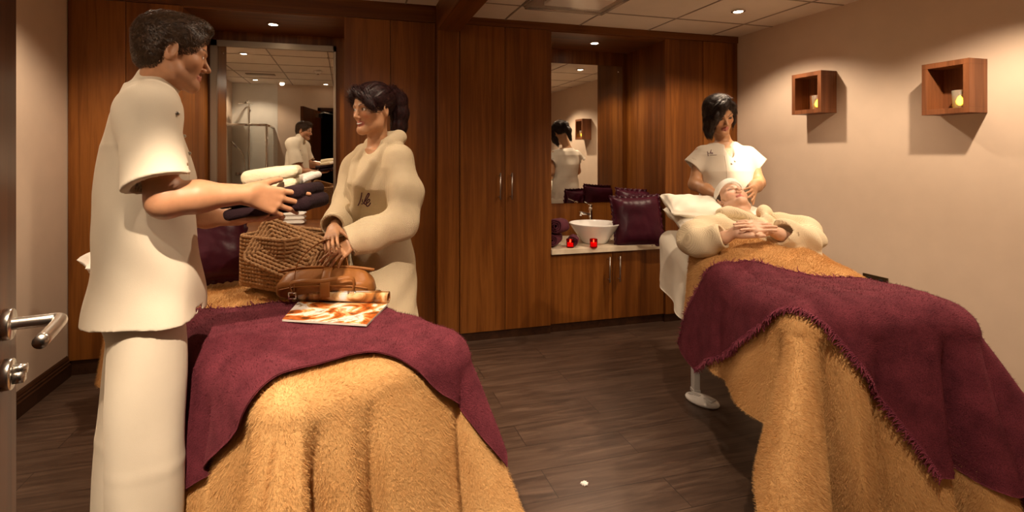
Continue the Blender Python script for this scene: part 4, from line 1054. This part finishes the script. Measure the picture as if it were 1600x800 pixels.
# ---------- 1. the man in the cream tunic
f = cd(.82, .57); f /= np.linalg.norm(f); R1 = hframe(f, UP); o1 = at(230, 300, 1.60); o1[2] = 0
S = Sdf(); ho = at(271, 82, 1.60); hf = cd(.80, .60, -.16); HR = hframe(hf, UP); nb = at(240, 148, 1.60)
S.add(floft(o1, R1, [(1.0, -.01, 0, .10, .15), (1.25, -.01, 0, .10, .16), (1.40, -.01, 0, .09, .15), (1.48, -.01, 0, .06, .10)]), .03)
HS = .94; add_head(S, ho, HR, HS, nb, .054, jaw=1.04)
rsh, rel, rwr = at(230, 185, 1.42), at(258, 314, 1.40), at(388, 303, 1.50)
mid = rel*.62+rwr*.38
S.chain([rsh, rel, mid+np.array([0, 0, .004]), rwr], [.046, .043, .041, .027], .03)
add_hand(S, rwr, at(440, 316, 1.56)-rwr, cd(.1, -1, .25), 1, 1.02, (.10, .22, .30, .42), .16, (.75, .55, -.5), .2)
lsh, lel, lwr = at(236, 192, 1.72), at(290, 332, 1.80), at(372, 340, 1.76)
S.chain([lsh, lel, lel*.6+lwr*.4, lwr], [.044, .044, .042, .027], .03)
add_hand(S, lwr, at(460, 342, 1.66)-lwr, cd(.0, -.15, -1), 1, 1.0, (.10, .10, .10, .10), .08, (.75, .65, -.25), .1)
lo, hi = bounds(ho, nb, rsh, rwr, lwr, at(470, 320, 1.55), at(440, 350, 1.7), o1+[0, 0, 1.0], lsh, pad=.15)
V, F = S.mesh(lo, hi, .0024)
p1 = npobj('person', V, F, M['skin'], None, origin=tuple(o1)); SK1 = (.52, .255, .135)
meta(p1, 'man with short brown hair in a cream tunic, standing at left holding towels', 'person')
set_color(p1, head_color(V, ho, HR, HS, SK1, (.48, .18, .13), (.05, .025, .015), .45))
eye_ball(p1, ho, HR, HS, look=(0, 1, -.25))
M['hair_brown'] = hairmat('short_brown_hair', (.030, .015, .008), (.085, .044, .022))
S = Sdf(); L = lambda x, y, z: ho+HR@(np.array([x, y, z])*HS)
S.add(fell(L(0, -.012, .040), (.076, .098, .079), HR), .01)
S.add(fell(L(0, .045, .096), (.050, .048, .026), HR), .02); S.add(fell(L(0, -.055, -.020), (.062, .045, .050), HR), .03)
S.cut(fell(L(0, .105, -.010), (.120, .050, .066), HR), .012); S.cut(fell(L(0, .060, -.085), (.12, .085, .085), HR), .01)
for q in (-1, 1): S.cut(fell(L(q*.085, -.004, -.020), (.020, .026, .036), HR), .006)
S.cut(fell(L(0, -.06, -.125), (.12, .08, .055), HR), .01)
S.warp = lambda P: .0022*vnoise(P-ho, 22, 2)
hair_obj(S, ho-.16, ho+.16, .0028, M['hair_brown'], p1, 7000, .022, lambda p: np.array(f)*.5+np.array([0, 0, -.6])*(p[:, 2:3] < ho[2]+.06)+np.array(f)*.5*(p[:, 2:3] > ho[2]+.06), 1, lift=.0035, wob=.40, w=.0013, out=.38)
# tunic
S = Sdf(); K1 = [(.868, 0, 0, .160, .205), (.95, 0, 0, .152, .20), (1.05, 0, 0, .143, .195), (1.24, -.004, 0, .128, .185), (1.38, -.006, 0, .110, .180), (1.47, -.008, 0, .084, .150), (1.53, -.008, 0, .062, .105), (1.565, -.004, 0, .052, .072)]
TS1 = floft(o1, R1, K1, 2.4); S.add(TS1, .02)
se = at(251, 288, 1.385); sh = at(231, 178, 1.44)
S.add(sleeve([at(236, 165, 1.52), sh, se], [.070, .072, .084], .05, .012, TS1), .045)
lse = at(270, 290, 1.80); S.add(sleeve([at(236, 165, 1.68), at(234, 178, 1.74), lse], [.070, .072, .080], .05, .012, TS1), .04)
S.cone(at(234, 152, 1.60), at(246, 130, 1.60), .060, .056, .02)          # stand collar
S.cut(fcone(at(250, 138, 1.60), at(262, 96, 1.60), .053, .058), .004)
S.cut(floft(o1, R1, [(.80, 0, 0, .142, .187), (.884, 0, 0, .140, .185)], 2.4), .002)
S.warp = folds(.0033, [((1, .2, .1), 17, 1.0), ((.3, 1, .25), 24, .8), ((.5, .3, .9), 15, 1.1), ((.2, .9, -.8), 30, .5), ((.8, .1, .6), 41, .35)], 3)
lo, hi = bounds(o1+[0, 0, .8], ho, se, lse, pad=.24); hi[2] = 1.64; lo[2] = .78
V, F = S.mesh(lo, hi, .0042); t_ = npobj('tunic', V, F, M['tunic'], p1)
# seam and pocket lines, buttons
from mathutils.bvhtree import BVHTree
def bvh(V, F): return BVHTree.FromPolygons([tuple(v) for v in V], [tuple(q) for q in F])
CAMP = Vector((0, 0, EYE))
def stroke(tree, pix, r, off=.001, Z0=.3):
    out = []
    for px, py in pix:
        d = (Vector(at(px, py, 1.0))-CAMP).normalized(); hit, nrm_, _, _ = tree.ray_cast(CAMP+d*Z0, d)
        if hit is not None:
            if nrm_.dot(d) > 0: nrm_ = -nrm_
            out.append(hit+nrm_*off)
    return out
def lerp_pix(pts, n=6): return [(a[0]+(b[0]-a[0])*k/n, a[1]+(b[1]-a[1])*k/n) for a, b in zip(pts, pts[1:]) for k in range(n)]+[pts[-1]]
M['seam'] = plain('stitching', (.66, .60, .50), .9)
tr = bvh(V, F)
for pts in () and ([(237, 312), (236, 360), (237, 430), (237, 498)], [(160, 303), (190, 300), (232, 300)], [(195, 292), (192, 260), (188, 225), (190, 190)], [(165, 298), (166, 360), (158, 480)]):
    P = stroke(tr, lerp_pix(pts), 0, .0002)
    if len(P) > 3:
        bm = bmesh.new(); tube(bm, P, .0012, 6, flat=.6); obj('seam', bm, M['seam'], t_, True)
for px, py in ((276, 178), (287, 213), (295, 240)):
    P = stroke(tr, [(px, py)], 0, .002)
    if P:
        bm = bmesh.new(); lathe(bm, [(.006, -.001), (.0065, .002), (.003, .003)], P[0], 14, -(P[0]-CAMP).normalized()); obj('button', bm, M['steel'], t_, True)
# trousers and shoes
S = Sdf()
hp, kn, an = o1+R1@np.array([.09, .0, .84]), o1+R1@np.array([.105, .005, .46]), o1+R1@np.array([.105, -.01, .07])
S.chain([hp, kn, an], [.100, .094, .098], .004)
hp2, kn2, an2 = o1+R1@np.array([-.09, .0, .84]), o1+R1@np.array([-.10, -.05, .46]), o1+R1@np.array([-.12, -.07, .07])
S.chain([hp2, kn2, an2], [.098, .092, .096], .004); S.add(fell(o1+[0, 0, .88], (.17, .12, .12), R1), .02)
S.warp = folds(.0062, [((1, .2, .0), 26, 1.), ((.2, 1, .04), 31, 1.), ((.7, .5, .12), 44, .5)], 5)
S.cut(lambda P: P[..., 2]-.045, .003)
V, F = S.mesh(o1-[.35, .35, 0], o1+[.35, .35, 1.02], .005); tz = npobj('trousers', V, F, M['tunic'], p1)
def shoe(parent, a, R, mat='white'):
    S = Sdf(); S.chain([a+R@np.array([0, -.05, .04]), a+R@np.array([0, .06, .04]), a+R@np.array([0, .15, .028])], [.036, .042, .030], .03); S.cut(lambda P: P[..., 2]-0.002, .002)
    V, F = S.mesh(a-.22, a+.22, .006); npobj('shoe', V, F, M[mat], parent)
for a in (an, an2): shoe(p1, np.array([a[0], a[1], 0]), R1)
# the towels he holds
def soft_stack(name, label, cat, c, R, L_, W_, H_, mat, seed, roll=0, n=3, h=.0035):
    S = Sdf(); c = np.array(c); R = np.array(R)
    def rb(cc, hx, hy, hz, r):
        def g(P):
            q = np.abs((P-cc)@R)-np.array([hx-r, hy-r, hz-r]); return np.sqrt((np.maximum(q, 0)**2).sum(-1))+np.minimum(q.max(-1), 0)-r
        return g
    for i in range(n):
        hz = H_/n/2; cc = c+R@np.array([.006*math.sin(i*2+seed), .004*math.cos(i*3), -H_/2+hz*(2*i+1)]); S.add(rb(cc, L_/2, W_/2, hz*1.04, hz*.95), .004)
    def wp(P):
        q = (P-c)@R; return .006*np.sin(q[..., 0]*14+seed)*1+.003*vnoise(q, 9, seed)+.0012*vnoise(q, 60, seed+3)
    S.warp = wp; lo_, hi_ = c-L_*.62, c+L_*.62; V, F = S.mesh(lo_, hi_, h)
    return meta(npobj(name, V, F, M[mat], None, origin=tuple(c)), label, cat)
Rt = frame(at(488, 305, 1.70)-at(375, 322, 1.70), (0, 0, 1))
soft_stack('folded_towel', 'folded near black towel held flat in the hands of the man', 'towel', at(430, 314, 1.69), Rt, .27, .21, .078, 'dark_cloth', 2, n=2)
soft_stack('folded_towel', 'cream folded towel on top of the dark towel held by the man', 'towel', at(427, 280, 1.70), frame(at(470, 273, 1.70)-at(390, 285, 1.66), (0, 0, 1)), .165, .16, .066, 'towel', 5, n=2, h=.003)
soft_stack('cloth_slippers', 'pale towelling slippers poking out beside the cream towel', 'slippers', at(475, 279, 1.80), frame(at(496, 270, 1.82)-at(455, 286, 1.76), (0, 0, 1)), .11, .085, .030, 'towel_white', 7, n=1, h=.0026)

# ---------- 2. the woman in the waffle robe
f = cd(-.72, -.69); f /= np.linalg.norm(f); R2_ = hframe(f, UP); o2 = at(596, 300, 2.44); o2[2] = 0
ho2 = at(583, 171, 2.42); hf = cd(-.60, -.80, -.06); HR2 = hframe(hf, UP); nb2 = at(590, 226, 2.45); s2 = .98
S = Sdf(); S.add(floft(o2, R2_, [(1.0, 0, 0, .09, .13), (1.25, 0, 0, .10, .15), (1.38, -.01, 0, .07, .13)]), .03)
add_head(S, ho2, HR2, s2, nb2, .045, True, jaw=.92)
lsh, lel, lwr = at(624, 258, 2.33), at(630, 338, 2.26), at(556, 376, 2.18)
rsh, rel, rwr = at(560, 258, 2.56), at(535, 335, 2.46), at(521, 357, 2.22)
S.chain([lsh, lel, lel*.5+lwr*.5, lwr], [.045, .036, .034, .022], .02); S.chain([rsh, rel, rwr], [.045, .036, .022], .02)
add_hand(S, lwr, at(522, 402, 2.12)-lwr, cd(-.15, -.75, .75), -1, .90, (.12, .16, .20, .26), .16, (.75, .6, -.3), .2, rs=.93)
add_hand(S, rwr, at(516, 375, 2.13)-rwr, cd(-.3, -.5, .8), 1, .88, (.2, .25, .3, .3), .08, (.75, .6, -.3), .2, rs=.93)
# lower legs under the robe
for q in (-1, 1): S.chain([o2+R2_@np.array([q*.09, 0, .80]), o2+R2_@np.array([q*.09, 0, .45]), o2+R2_@np.array([q*.09, -.01, .08])], [.055, .05, .034], .02); S.cone(o2+R2_@np.array([q*.09, -.02, .045]), o2+R2_@np.array([q*.095, .13, .03]), .034, .026, .02)
V, F = S.mesh(*bounds(ho2, o2+[0, 0, .13], lwr, rwr, lel, at(510, 420, 2.1), pad=.14), .0028)
p2 = npobj('person', V, F, M['skin'], None, origin=tuple(o2)); SK2 = (.60, .31, .16)
meta(p2, 'smiling woman with a dark ponytail in a cream waffle bathrobe, touching the woven hamper', 'person')
set_color(p2, head_color(V, ho2, HR2, s2, SK2, (.55, .16, .12), (.03, .012, .01), 0, .5, .003))
eye_ball(p2, ho2, HR2, s2, look=(.35, 1, .0), iris=(.05, .025, .012))
# smile: a strip of teeth
bm = bmesh.new(); Lh = lambda x, y, z: Vector(ho2+HR2@(np.array([x, y, z])*s2))
tube(bm, smooth_path([Lh(-.015, .0835, -.0635), Lh(-.008, .0905, -.0665), Lh(0, .0925, -.0675), Lh(.008, .0905, -.0665), Lh(.015, .0835, -.0635)], 5), .0026, 8); obj('teeth', bm, M['white'], p2, True)
M['hair_dark'] = hairmat('dark_burgundy_hair', (.012, .004, .005), (.045, .012, .012)); M['hair_black'] = hairmat('dark_brown_hair', (.010, .005, .004), (.040, .020, .012))
L = lambda x, y, z: ho2+HR2@(np.array([x, y, z])*s2)
S = Sdf(); S.add(fell(L(0, -.012, .042), np.array((.084, .104, .087))*s2, HR2), .01)
S.cut(fell(L(0, .112, -.028), np.array((.085, .066, .095))*s2, HR2), .012); S.cut(fell(L(0, .060, -.100), np.array((.10, .085, .105))*s2, HR2), .012); S.cut(fell(L(0, -.03, -.12), np.array((.12, .09, .07))*s2, HR2), .012)
# swept fringe from the parting over her left temple
S.chain([L(.045, .058, .092), L(.018, .078, .084), L(-.028, .082, .060), L(-.058, .066, .024), L(-.074, .046, -.014)], [.012, .013, .014, .013, .006], .02)
S.chain([L(.052, .060, .096), L(.064, .066, .060), L(.070, .052, .025)], [.012, .011, .005], .015)
pt = [L(0, -.095, .080), L(-.0, -.130, .082), L(-.005, -.160, .045), L(-.005, -.165, -.020), L(-.005, -.155, -.085), L(-.0, -.14, -.135)]
S.chain(pt, [.030, .024, .036, .038, .032, .014], .02)
S.warp = lambda P: .002*np.sin(((P-ho2)@HR2)[..., 0]*260)+.002*vnoise(P-ho2, 18, 4)
def flow2(p):
    q = ((p-ho2)@HR2)/s2; back = np.array(-HR2[:, 1])*.8+UP*.35; down = -UP+.15*HR2[:, 1]; fr = HR2@np.array([-.8, .1, -.75])
    wf = (q[:, 1] > .055)[:, None]; wp_ = (q[:, 1] < -.105)[:, None]; return np.where(wf, fr, np.where(wp_, down, back))
hair_obj(S, ho2-.26, ho2+.22, .003, M['hair_dark'], p2, 5000, .06, flow2, 4, w=.0016, lift=.003, wob=.10)
# robe
S = Sdf(); KR = [(.30, .0, 0, .17, .20), (.60, .0, 0, .150, .185), (.80, .0, 0, .138, .175), (.92, -.0, 0, .128, .165), (1.05, .0, 0, .112, .148), (1.20, .01, 0, .128, .172), (1.30, .0, 0, .105, .170), (1.37, -.012, 0, .078, .125), (1.42, -.018, 0, .062, .075)]
S.add(floft(o2, R2_, KR, 2.3), .02)
S.chain([at(612, 236, 2.40), at(624, 250, 2.34), at(636, 300, 2.27), at(626, 345, 2.22), at(578, 368, 2.19), at(550, 378, 2.175)], [.050, .062, .070, .074, .066, .058], .03)
S.chain([at(568, 240, 2.50), at(556, 256, 2.54), at(540, 310, 2.46), at(528, 345, 2.34), at(520, 352, 2.25)], [.050, .058, .062, .060, .050], .03)
# turned-back cuffs
c0, c1_ = at(566, 372, 2.185), at(545, 379, 2.17); S.cone(c0, c1_, .064, .064, .006); S.cone(at(527, 346, 2.31), at(519, 353, 2.235), .054, .054, .006)
# shawl collar
def onr(x, z, e=.0):   # point on the robe front at side x, height z
    K = np.array(KR); g = [np.interp(z, K[:, 0], K[:, i]) for i in (1, 3, 4)]; y = g[0]+g[1]*(max(0, 1-(abs(x)/g[2])**2.3))**(1/2.3); return o2+R2_@np.array([x, y+e, z])
S.chain([o2+R2_@np.array([0, -.085, 1.44]), o2+R2_@np.array([-.062, -.055, 1.435]), o2+R2_@np.array([-.082, .01, 1.405]), onr(-.075, 1.32, .0), onr(-.045, 1.22, .004), onr(.0, 1.12, .004), onr(.045, 1.02, .0)], [.028, .030, .030, .030, .030, .027, .022], .006)
S.chain([o2+R2_@np.array([0, -.085, 1.44]), o2+R2_@np.array([.062, -.055, 1.435]), o2+R2_@np.array([.080, .01, 1.405]), onr(.072, 1.32, -.004), onr(.045, 1.22, -.008), onr(.02, 1.15, -.01)], [.028, .030, .030, .028, .026, .020], .006)
S.cut(fcone(at(590, 215, 2.44), at(584, 190, 2.42), .052, .060), .004); S.cut(fcone(o2+R2_@np.array([0, .03, 1.40]), o2+R2_@np.array([0, .16, 1.46]), .050, .055), .01)
def open_cuff(S, a, b, r_, rad=.10):
    n = b-a; n = n/np.linalg.norm(n)
    S.cut(lambda P: np.maximum(-((P-b)@n), np.sqrt(((P-b)**2).sum(-1))-rad), .002); S.cut(fcone(b-n*.035, b+n*.15, r_, r_), .003)
open_cuff(S, c0, c1_, .043, .080); open_cuff(S, at(527, 346, 2.31), at(519, 353, 2.235), .042, .065)
S.chain([o2+R2_@np.array([.0, .122, .985]), o2+R2_@np.array([.12, .085, .985]), o2+R2_@np.array([.155, 0, .985])], [.016]*3, .004); S.chain([o2+R2_@np.array([.0, .122, .985]), o2+R2_@np.array([-.12, .085, .985]), o2+R2_@np.array([-.155, 0, .985])], [.016]*3, .004)
S.warp = folds(.0030, [((1, .2, .1), 30, .8), ((.3, 1, .25), 36, .8), ((.5, .3, .9), 24, 1.1), ((.6, .7, -.8), 44, .7)], 9)
V, F = S.mesh(*bounds(o2+[0, 0, .42], o2+[0, 0, 1.40], lwr, rwr, lel, pad=.22), .0042)
rb = npobj('bathrobe', V, F, M['robe'], p2); trr = bvh(V, F)
M['thread'] = plain('plum_thread', (.10, .015, .05), .7)
def px_of(z): return [(530+x/10, 270+y/10) for x, y in z]
for st, w_ in (([(352, 308), (346, 345), (336, 400), (318, 462), (292, 512)], .0022), ([(372, 415), (360, 440), (376, 462), (366, 488), (340, 482)], .0016),
               ([(385, 480), (420, 430), (462, 365), (472, 330), (455, 322), (425, 375), (402, 430), (396, 475), (412, 492), (428, 482)], .0024), ([(428, 482), (462, 458), (480, 430), (466, 412), (440, 440), (424, 490), (438, 522), (466, 512), (492, 468)], .0024)):
    P = stroke(trr, [(x, y) for x, y in px_of(st)], 0, .0012, 1.6)
    if len(P) > 2: bm = bmesh.new(); tube(bm, smooth_path(P, 4), w_, 6); obj('embroidered_letter', bm, M['thread'], rb, True)

# ---------- 3. the therapist
f = cd(-.04, -1); f /= np.linalg.norm(f); R3 = hframe(f, UP); ZT = 3.50; o3 = at(1132, 300, ZT); o3[2] = 0
ho3 = at(1123, 180, ZT-.03); s3 = 1.06; hf = cd(.10, -1, -.34); HR3 = hframe(hf, cd(-.17, 0, 1)); nb3 = at(1132, 224, ZT+.02)
S = Sdf(); S.add(floft(o3, R3, [(.95, 0, 0, .085, .12), (1.25, 0, 0, .10, .16), (1.40, -.01, 0, .075, .15), (1.44, -.01, 0, .05, .09)]), .03)
add_head(S, ho3, HR3, s3, nb3, .046, True, closed=True, jaw=.94)
A1 = [at(1094, 238, ZT), at(1086, 288, ZT-.02), at(1122, 306, 3.22)]; A2 = [at(1172, 238, ZT), at(1185, 286, ZT-.04), at(1177, 296, 3.24)]
S.chain([A1[0], A1[1], A1[1]*.5+A1[2]*.5, A1[2]], [.038, .039, .037, .024], .03); S.chain([A2[0], A2[1], A2[1]*.5+A2[2]*.5, A2[2]], [.038, .039, .037, .024], .03)
add_hand(S, A1[2], at(1131, 309, 3.06)-A1[2], cd(-.85, -.35, .35), -1, .95, (.10, .16, .22, .3), .10, (.8, .55, -.15), .2, rs=.95)
add_hand(S, A2[2], at(1172, 306, 3.06)-A2[2], cd(.85, -.35, .35), 1, .95, (.10, .16, .22, .3), .10, (.8, .55, -.15), .2, rs=.95)
V, F = S.mesh(*bounds(ho3, A1[0], A2[0], A1[2], A2[2], at(1150, 320, 3.0), o3+[0, 0, .95], pad=.14), .003)
p3 = npobj('person', V, F, M['skin'], None, origin=tuple(o3)); SK3 = (.50, .255, .125)
meta(p3, 'therapist with dark bobbed hair in a beige tunic behind the head of the right couch', 'person')
set_color(p3, head_color(V, ho3, HR3, s3, SK3, (.42, .13, .10), (.025, .012, .01), 0, .35, .003))
L = lambda x, y, z: ho3+HR3@(np.array([x, y, z])*s3)
S = Sdf(); S.add(fell(L(0, -.012, .042), np.array((.085, .104, .088))*s3, HR3), .01)
S.cut(fell(L(-.01, .115, -.035), np.array((.075, .066, .105))*s3, HR3), .012); S.cut(fell(L(0, .060, -.100), np.array((.072, .085, .105))*s3, HR3), .012); S.cut(fell(L(0, -.03, -.13), np.array((.12, .08, .06))*s3, HR3), .012)
# long fringe sweeping to her right (left in the photo) and thin lock on the other side
S.chain([L(-.020, .070, .105), L(.020, .092, .080), L(.050, .086, .035), L(.070, .060, -.015), L(.076, .045, -.070), L(.072, .035, -.125)], [.018, .024, .026, .026, .022, .009], .025)
S.chain([L(.060, .03, .06), L(.082, .02, -.01), L(.084, .015, -.07), L(.078, .012, -.128)], [.03, .026, .022, .010], .02)
S.chain([L(-.022, .070, .104), L(-.058, .062, .072), L(-.080, .040, .015), L(-.084, .030, -.045), L(-.080, .026, -.085)], [.014, .014, .013, .010, .004], .015)
S.chain([L(0, -.095, .055), L(0, -.130, .040), L(.0, -.140, -.03), L(.0, -.125, -.13)], [.028, .028, .032, .014], .02)
S.warp = lambda P: .0018*np.sin(((P-ho3)@HR3)[..., 0]*240)+.002*vnoise(P-ho3, 18, 9)
def flow3(p):
    q = ((p-ho3)@HR3)/s3; fr = HR3@np.array([.75, .1, -.8]); dn_ = HR3@np.array([0, .0, -1.]); return np.where((q[:, 2] > .02)[:, None], np.where((q[:, 0] > -.02)[:, None], fr, HR3@np.array([-.6, 0, -.8])), dn_)
hair_obj(S, ho3-.24, ho3+.22, .0032, M['hair_black'], p3, 4200, .06, flow3, 6, w=.0017, lift=.003, wob=.08)
TS3 = floft(o3, R3, [(.74, 0, 0, .14, .185), (.95, 0, 0, .128, .170), (1.10, 0, 0, .112, .155), (1.25, .008, 0, .125, .172), (1.36, .0, 0, .105, .182), (1.405, -.012, 0, .080, .150), (1.425, -.012, 0, .07, .11), (1.44, -.015, 0, .06, .085)], 2.4); S = Sdf(); S.add(TS3, .02)
for q, e in ((-1, at(1081, 259, ZT)), (1, at(1185, 258, ZT))):
    a = at(1132+q*36, 239, ZT); n_ = e-a; n_ /= np.linalg.norm(n_); S.add(sleeve([a, e], [.050, .064], .03, .014, TS3), .04)
# V neck
S.cut(fcone(at(1133, 222, ZT), at(1130, 205, ZT-.05), .052, .060), .004); S.cut(fcone(o3+R3@np.array([0, .10, 1.30]), o3+R3@np.array([0, .09, 1.44]), .004, .048), .004); 
S.warp = folds(.0028, [((1, .2, .1), 30, .8), ((.9, .2, .55), 36, .8), ((.9, .3, -.6), 30, 1.0), ((.2, .9, -.8), 44, .5)], 12)
V, F = S.mesh(*bounds(o3+[0, 0, .80], o3+[0, 0, 1.40], A1[0], A2[0], pad=.2), .0045)
t3 = npobj('tunic', V, F, M['tunic_beige'], p3); tr3 = bvh(V, F)
def pz(z): return [(1080+x/16, 215+y/16) for x, y in z]
for st, w_ in (([(405, 350), (415, 385), (425, 460)], .0016), ([(425, 400), (450, 385), (462, 405), (480, 385)], .0014), ([(480, 390), (500, 305), (490, 345), (495, 400)], .0017), ([(500, 400), (530, 375), (540, 385), (520, 405), (545, 400)], .0016), ([(470, 438), (540, 438), (638, 435)], .0011)):
    P = stroke(tr3, pz(st), 0, .0015, 2.6)
    if len(P) > 2: bm = bmesh.new(); tube(bm, P, w_, 6); obj('embroidered_mark', bm, M['thread'], t3, True)
P = stroke(tr3, lerp_pix([(1132, 244), (1135, 262), (1136, 285), (1137, 300)]), 0, .001, 2.6)
if len(P) > 2: bm = bmesh.new(); tube(bm, P, .002, 6, flat=.5); obj('seam', bm, M['seam'], t3, True)
for px, py in ((1138, 238), (1148, 252), (1143, 256)):
    P = stroke(tr3, [(px, py)], 0, .002, 2.6)
    if P: bm = bmesh.new(); lathe(bm, [(.006, -.001), (.0065, .002), (.003, .003)], P[0], 12, -(P[0]-CAMP).normalized()); obj('button', bm, M['steel'], t3, True)
S = Sdf()
for q in (-1, 1): S.chain([o3+R3@np.array([q*.09, 0, .80]), o3+R3@np.array([q*.09, 0, .45]), o3+R3@np.array([q*.095, 0, .06])], [.105, .085, .085], .004)
S.add(fell(o3+[0, 0, .84], (.17, .125, .12), R3), .05); S.cut(lambda P: P[..., 2]-.03, .003); S.warp = folds(.003, [((1, .2, .0), 38, .8), ((.5, .3, 1.2), 17, 1.0)], 15)
V, F = S.mesh(o3-[.33, .33, 0], o3+[.33, .33, .98], .007); npobj('trousers', V, F, M['tunic_beige'], p3)
for q in (-1, 1): shoe(p3, o3+R3@np.array([q*.095, 0, 0]), R3)

# ---------- 4. the client lying on the right couch
ho4 = cf(1.430, 3.10, 1.080); s4 = 1.0; HR4 = hframe(cd(0, -.50, .87), cd(-.02, .87, .50)); nb4 = cf(1.435, 2.91, .965)
S = Sdf(); S.add(fell(cf(1.44, 2.70, .86), (.17, .26, .09), np.stack([cd(1, 0), cd(0, 1, .26), cd(0, -.26, 1)], 1)/1.02), .03)
add_head(S, ho4, HR4, s4, nb4, .056, closed=True, jaw=1.02)
ra = [cf(1.21, 2.86, .945), at(1082, 384, 2.70), at(1132, 371, 2.56)]; la = [cf(1.665, 2.86, .94), at(1262, 388, 2.70), at(1218, 366, 2.56)]
S.chain([ra[0], ra[1], ra[1]*.5+ra[2]*.5, ra[2]], [.05, .042, .038, .027], .03); S.chain([la[0], la[1], la[1]*.5+la[2]*.5, la[2]], [.05, .042, .038, .027], .03)
hd = at(1178, 354, 2.50)
add_hand(S, at(1150, 363, 2.52), at(1190, 352, 2.50)-at(1150, 363, 2.52), cd(-.15, -.55, .8), -1, .98, (.12, .16, .2, .24), .14, (.8, .5, .1), .2)
S.cone(ra[2], at(1152, 362, 2.52), .028, .024, .02)
w4 = at(1200, 358, 2.53); S.cone(la[2], w4, .028, .024, .02)
add_hand(S, w4, at(1160, 349, 2.50)-w4, cd(.15, -.55, .8), 1, .98, (.10, .14, .2, .24), .14, (.8, .5, .1), .2)
lo, hi = bounds(ho4, nb4, ra[1], la[1], hd, cf(1.44, 2.5, .85), pad=.15); V, F = S.mesh(lo, hi, .0028)
p4 = npobj('person', V, F, M['skin'], None, origin=tuple(cf(1.43, 2.7, .86))); SK4 = (.70, .42, .28)
meta(p4, 'client in a cream robe lying on the right couch, eyes closed and hands clasped', 'person')
set_color(p4, head_color(V, ho4, HR4, s4, SK4, (.60, .20, .16), (.10, .05, .03), .12, .4, .0035))
L = lambda x, y, z: ho4+HR4@np.array([x, y, z])
S = Sdf(); S.add(fell(L(0, -.017, .034), (.081, .100, .083), HR4), .01); S.cut(fell(L(0, .085, -.02), (.12, .080, .105), HR4), .01); S.cut(fell(L(0, .050, -.085), (.12, .080, .075), HR4), .01); S.cut(fell(L(0, -.03, -.12), (.12, .12, .06), HR4), .01)
S.warp = lambda P: .003*vnoise(P-ho4, 20, 2)
hair_obj(S, ho4-.16, ho4+.16, .0032, M['hair_brown'], p4, 200, .012, lambda p: np.tile(-HR4[:, 2]*.2-HR4[:, 1], (len(p), 1)), 8, lift=.003, wob=.3)
# towelling headband
bm = bmesh.new(); P = [Vector(L(.080*math.cos(a), .010+.094*math.sin(a), .048+.022*math.sin(a))) for a in np.linspace(-.35, math.pi+.35, 34)]; tube(bm, P, .020, 12, flat=.28); 
hb_ = obj('headband', bm, M['towel_white'], p4, True)
# robe of the client
BA = np.stack([cd(1, 0), cd(0, .95, .31), cd(0, -.31, .95)], 1)
S = Sdf(); S.add(fell(cf(1.44, 2.78, .870), (.25, .25, .120), BA), .02); S.add(fell(cf(1.44, 2.66, .835), (.22, .22, .10), BA), .04)
S.chain([cf(1.26, 2.88, .955), cf(1.17, 2.84, .935), at(1084, 374, 2.74), at(1096, 378, 2.65), at(1124, 370, 2.575)], [.075, .088, .082, .076, .064], .03)
S.chain([cf(1.61, 2.88, .955), cf(1.70, 2.85, .925), at(1262, 378, 2.72), at(1250, 375, 2.64), at(1228, 365, 2.57)], [.075, .085, .078, .074, .064], .03)
S.chain([cf(1.30, 3.02, 1.005), cf(1.335, 2.95, 1.035), cf(1.40, 2.84, 1.01), cf(1.46, 2.74, .985)], [.030, .034, .030, .02], .008); S.chain([cf(1.57, 3.02, 1.005), cf(1.535, 2.95, 1.035), cf(1.49, 2.84, 1.01), cf(1.45, 2.76, .985)], [.030, .034, .030, .02], .008)
S.cut(fcone(cf(1.435, 2.93, 1.015), cf(1.435, 3.08, 1.09), .058, .075), .006); S.cut(fell(cf(1.44, 2.86, 1.04), (.035, .07, .03), BA), .01)
for a, b in ((at(1116, 372, 2.59), at(1136, 367, 2.55)), (at(1236, 367, 2.585), at(1214, 362, 2.55))):
    open_cuff(S, a, b*.7+a*.3, .047, .085)
S.warp = folds(.0052, [((1, .2, .1), 34, .9), ((.3, 1, .25), 30, .9), ((.8, .5, .9), 38, 1.0), ((.6, -.7, .8), 52, .7)], 21)
V, F = S.mesh(*bounds(cf(1.0, 2.5, .78), cf(1.85, 3.05, 1.05), cf(1.0, 3.0, .8), cf(1.8, 2.4, .8), pad=.10), .0042)
npobj('bathrobe', V, F, M['robe'], p4)
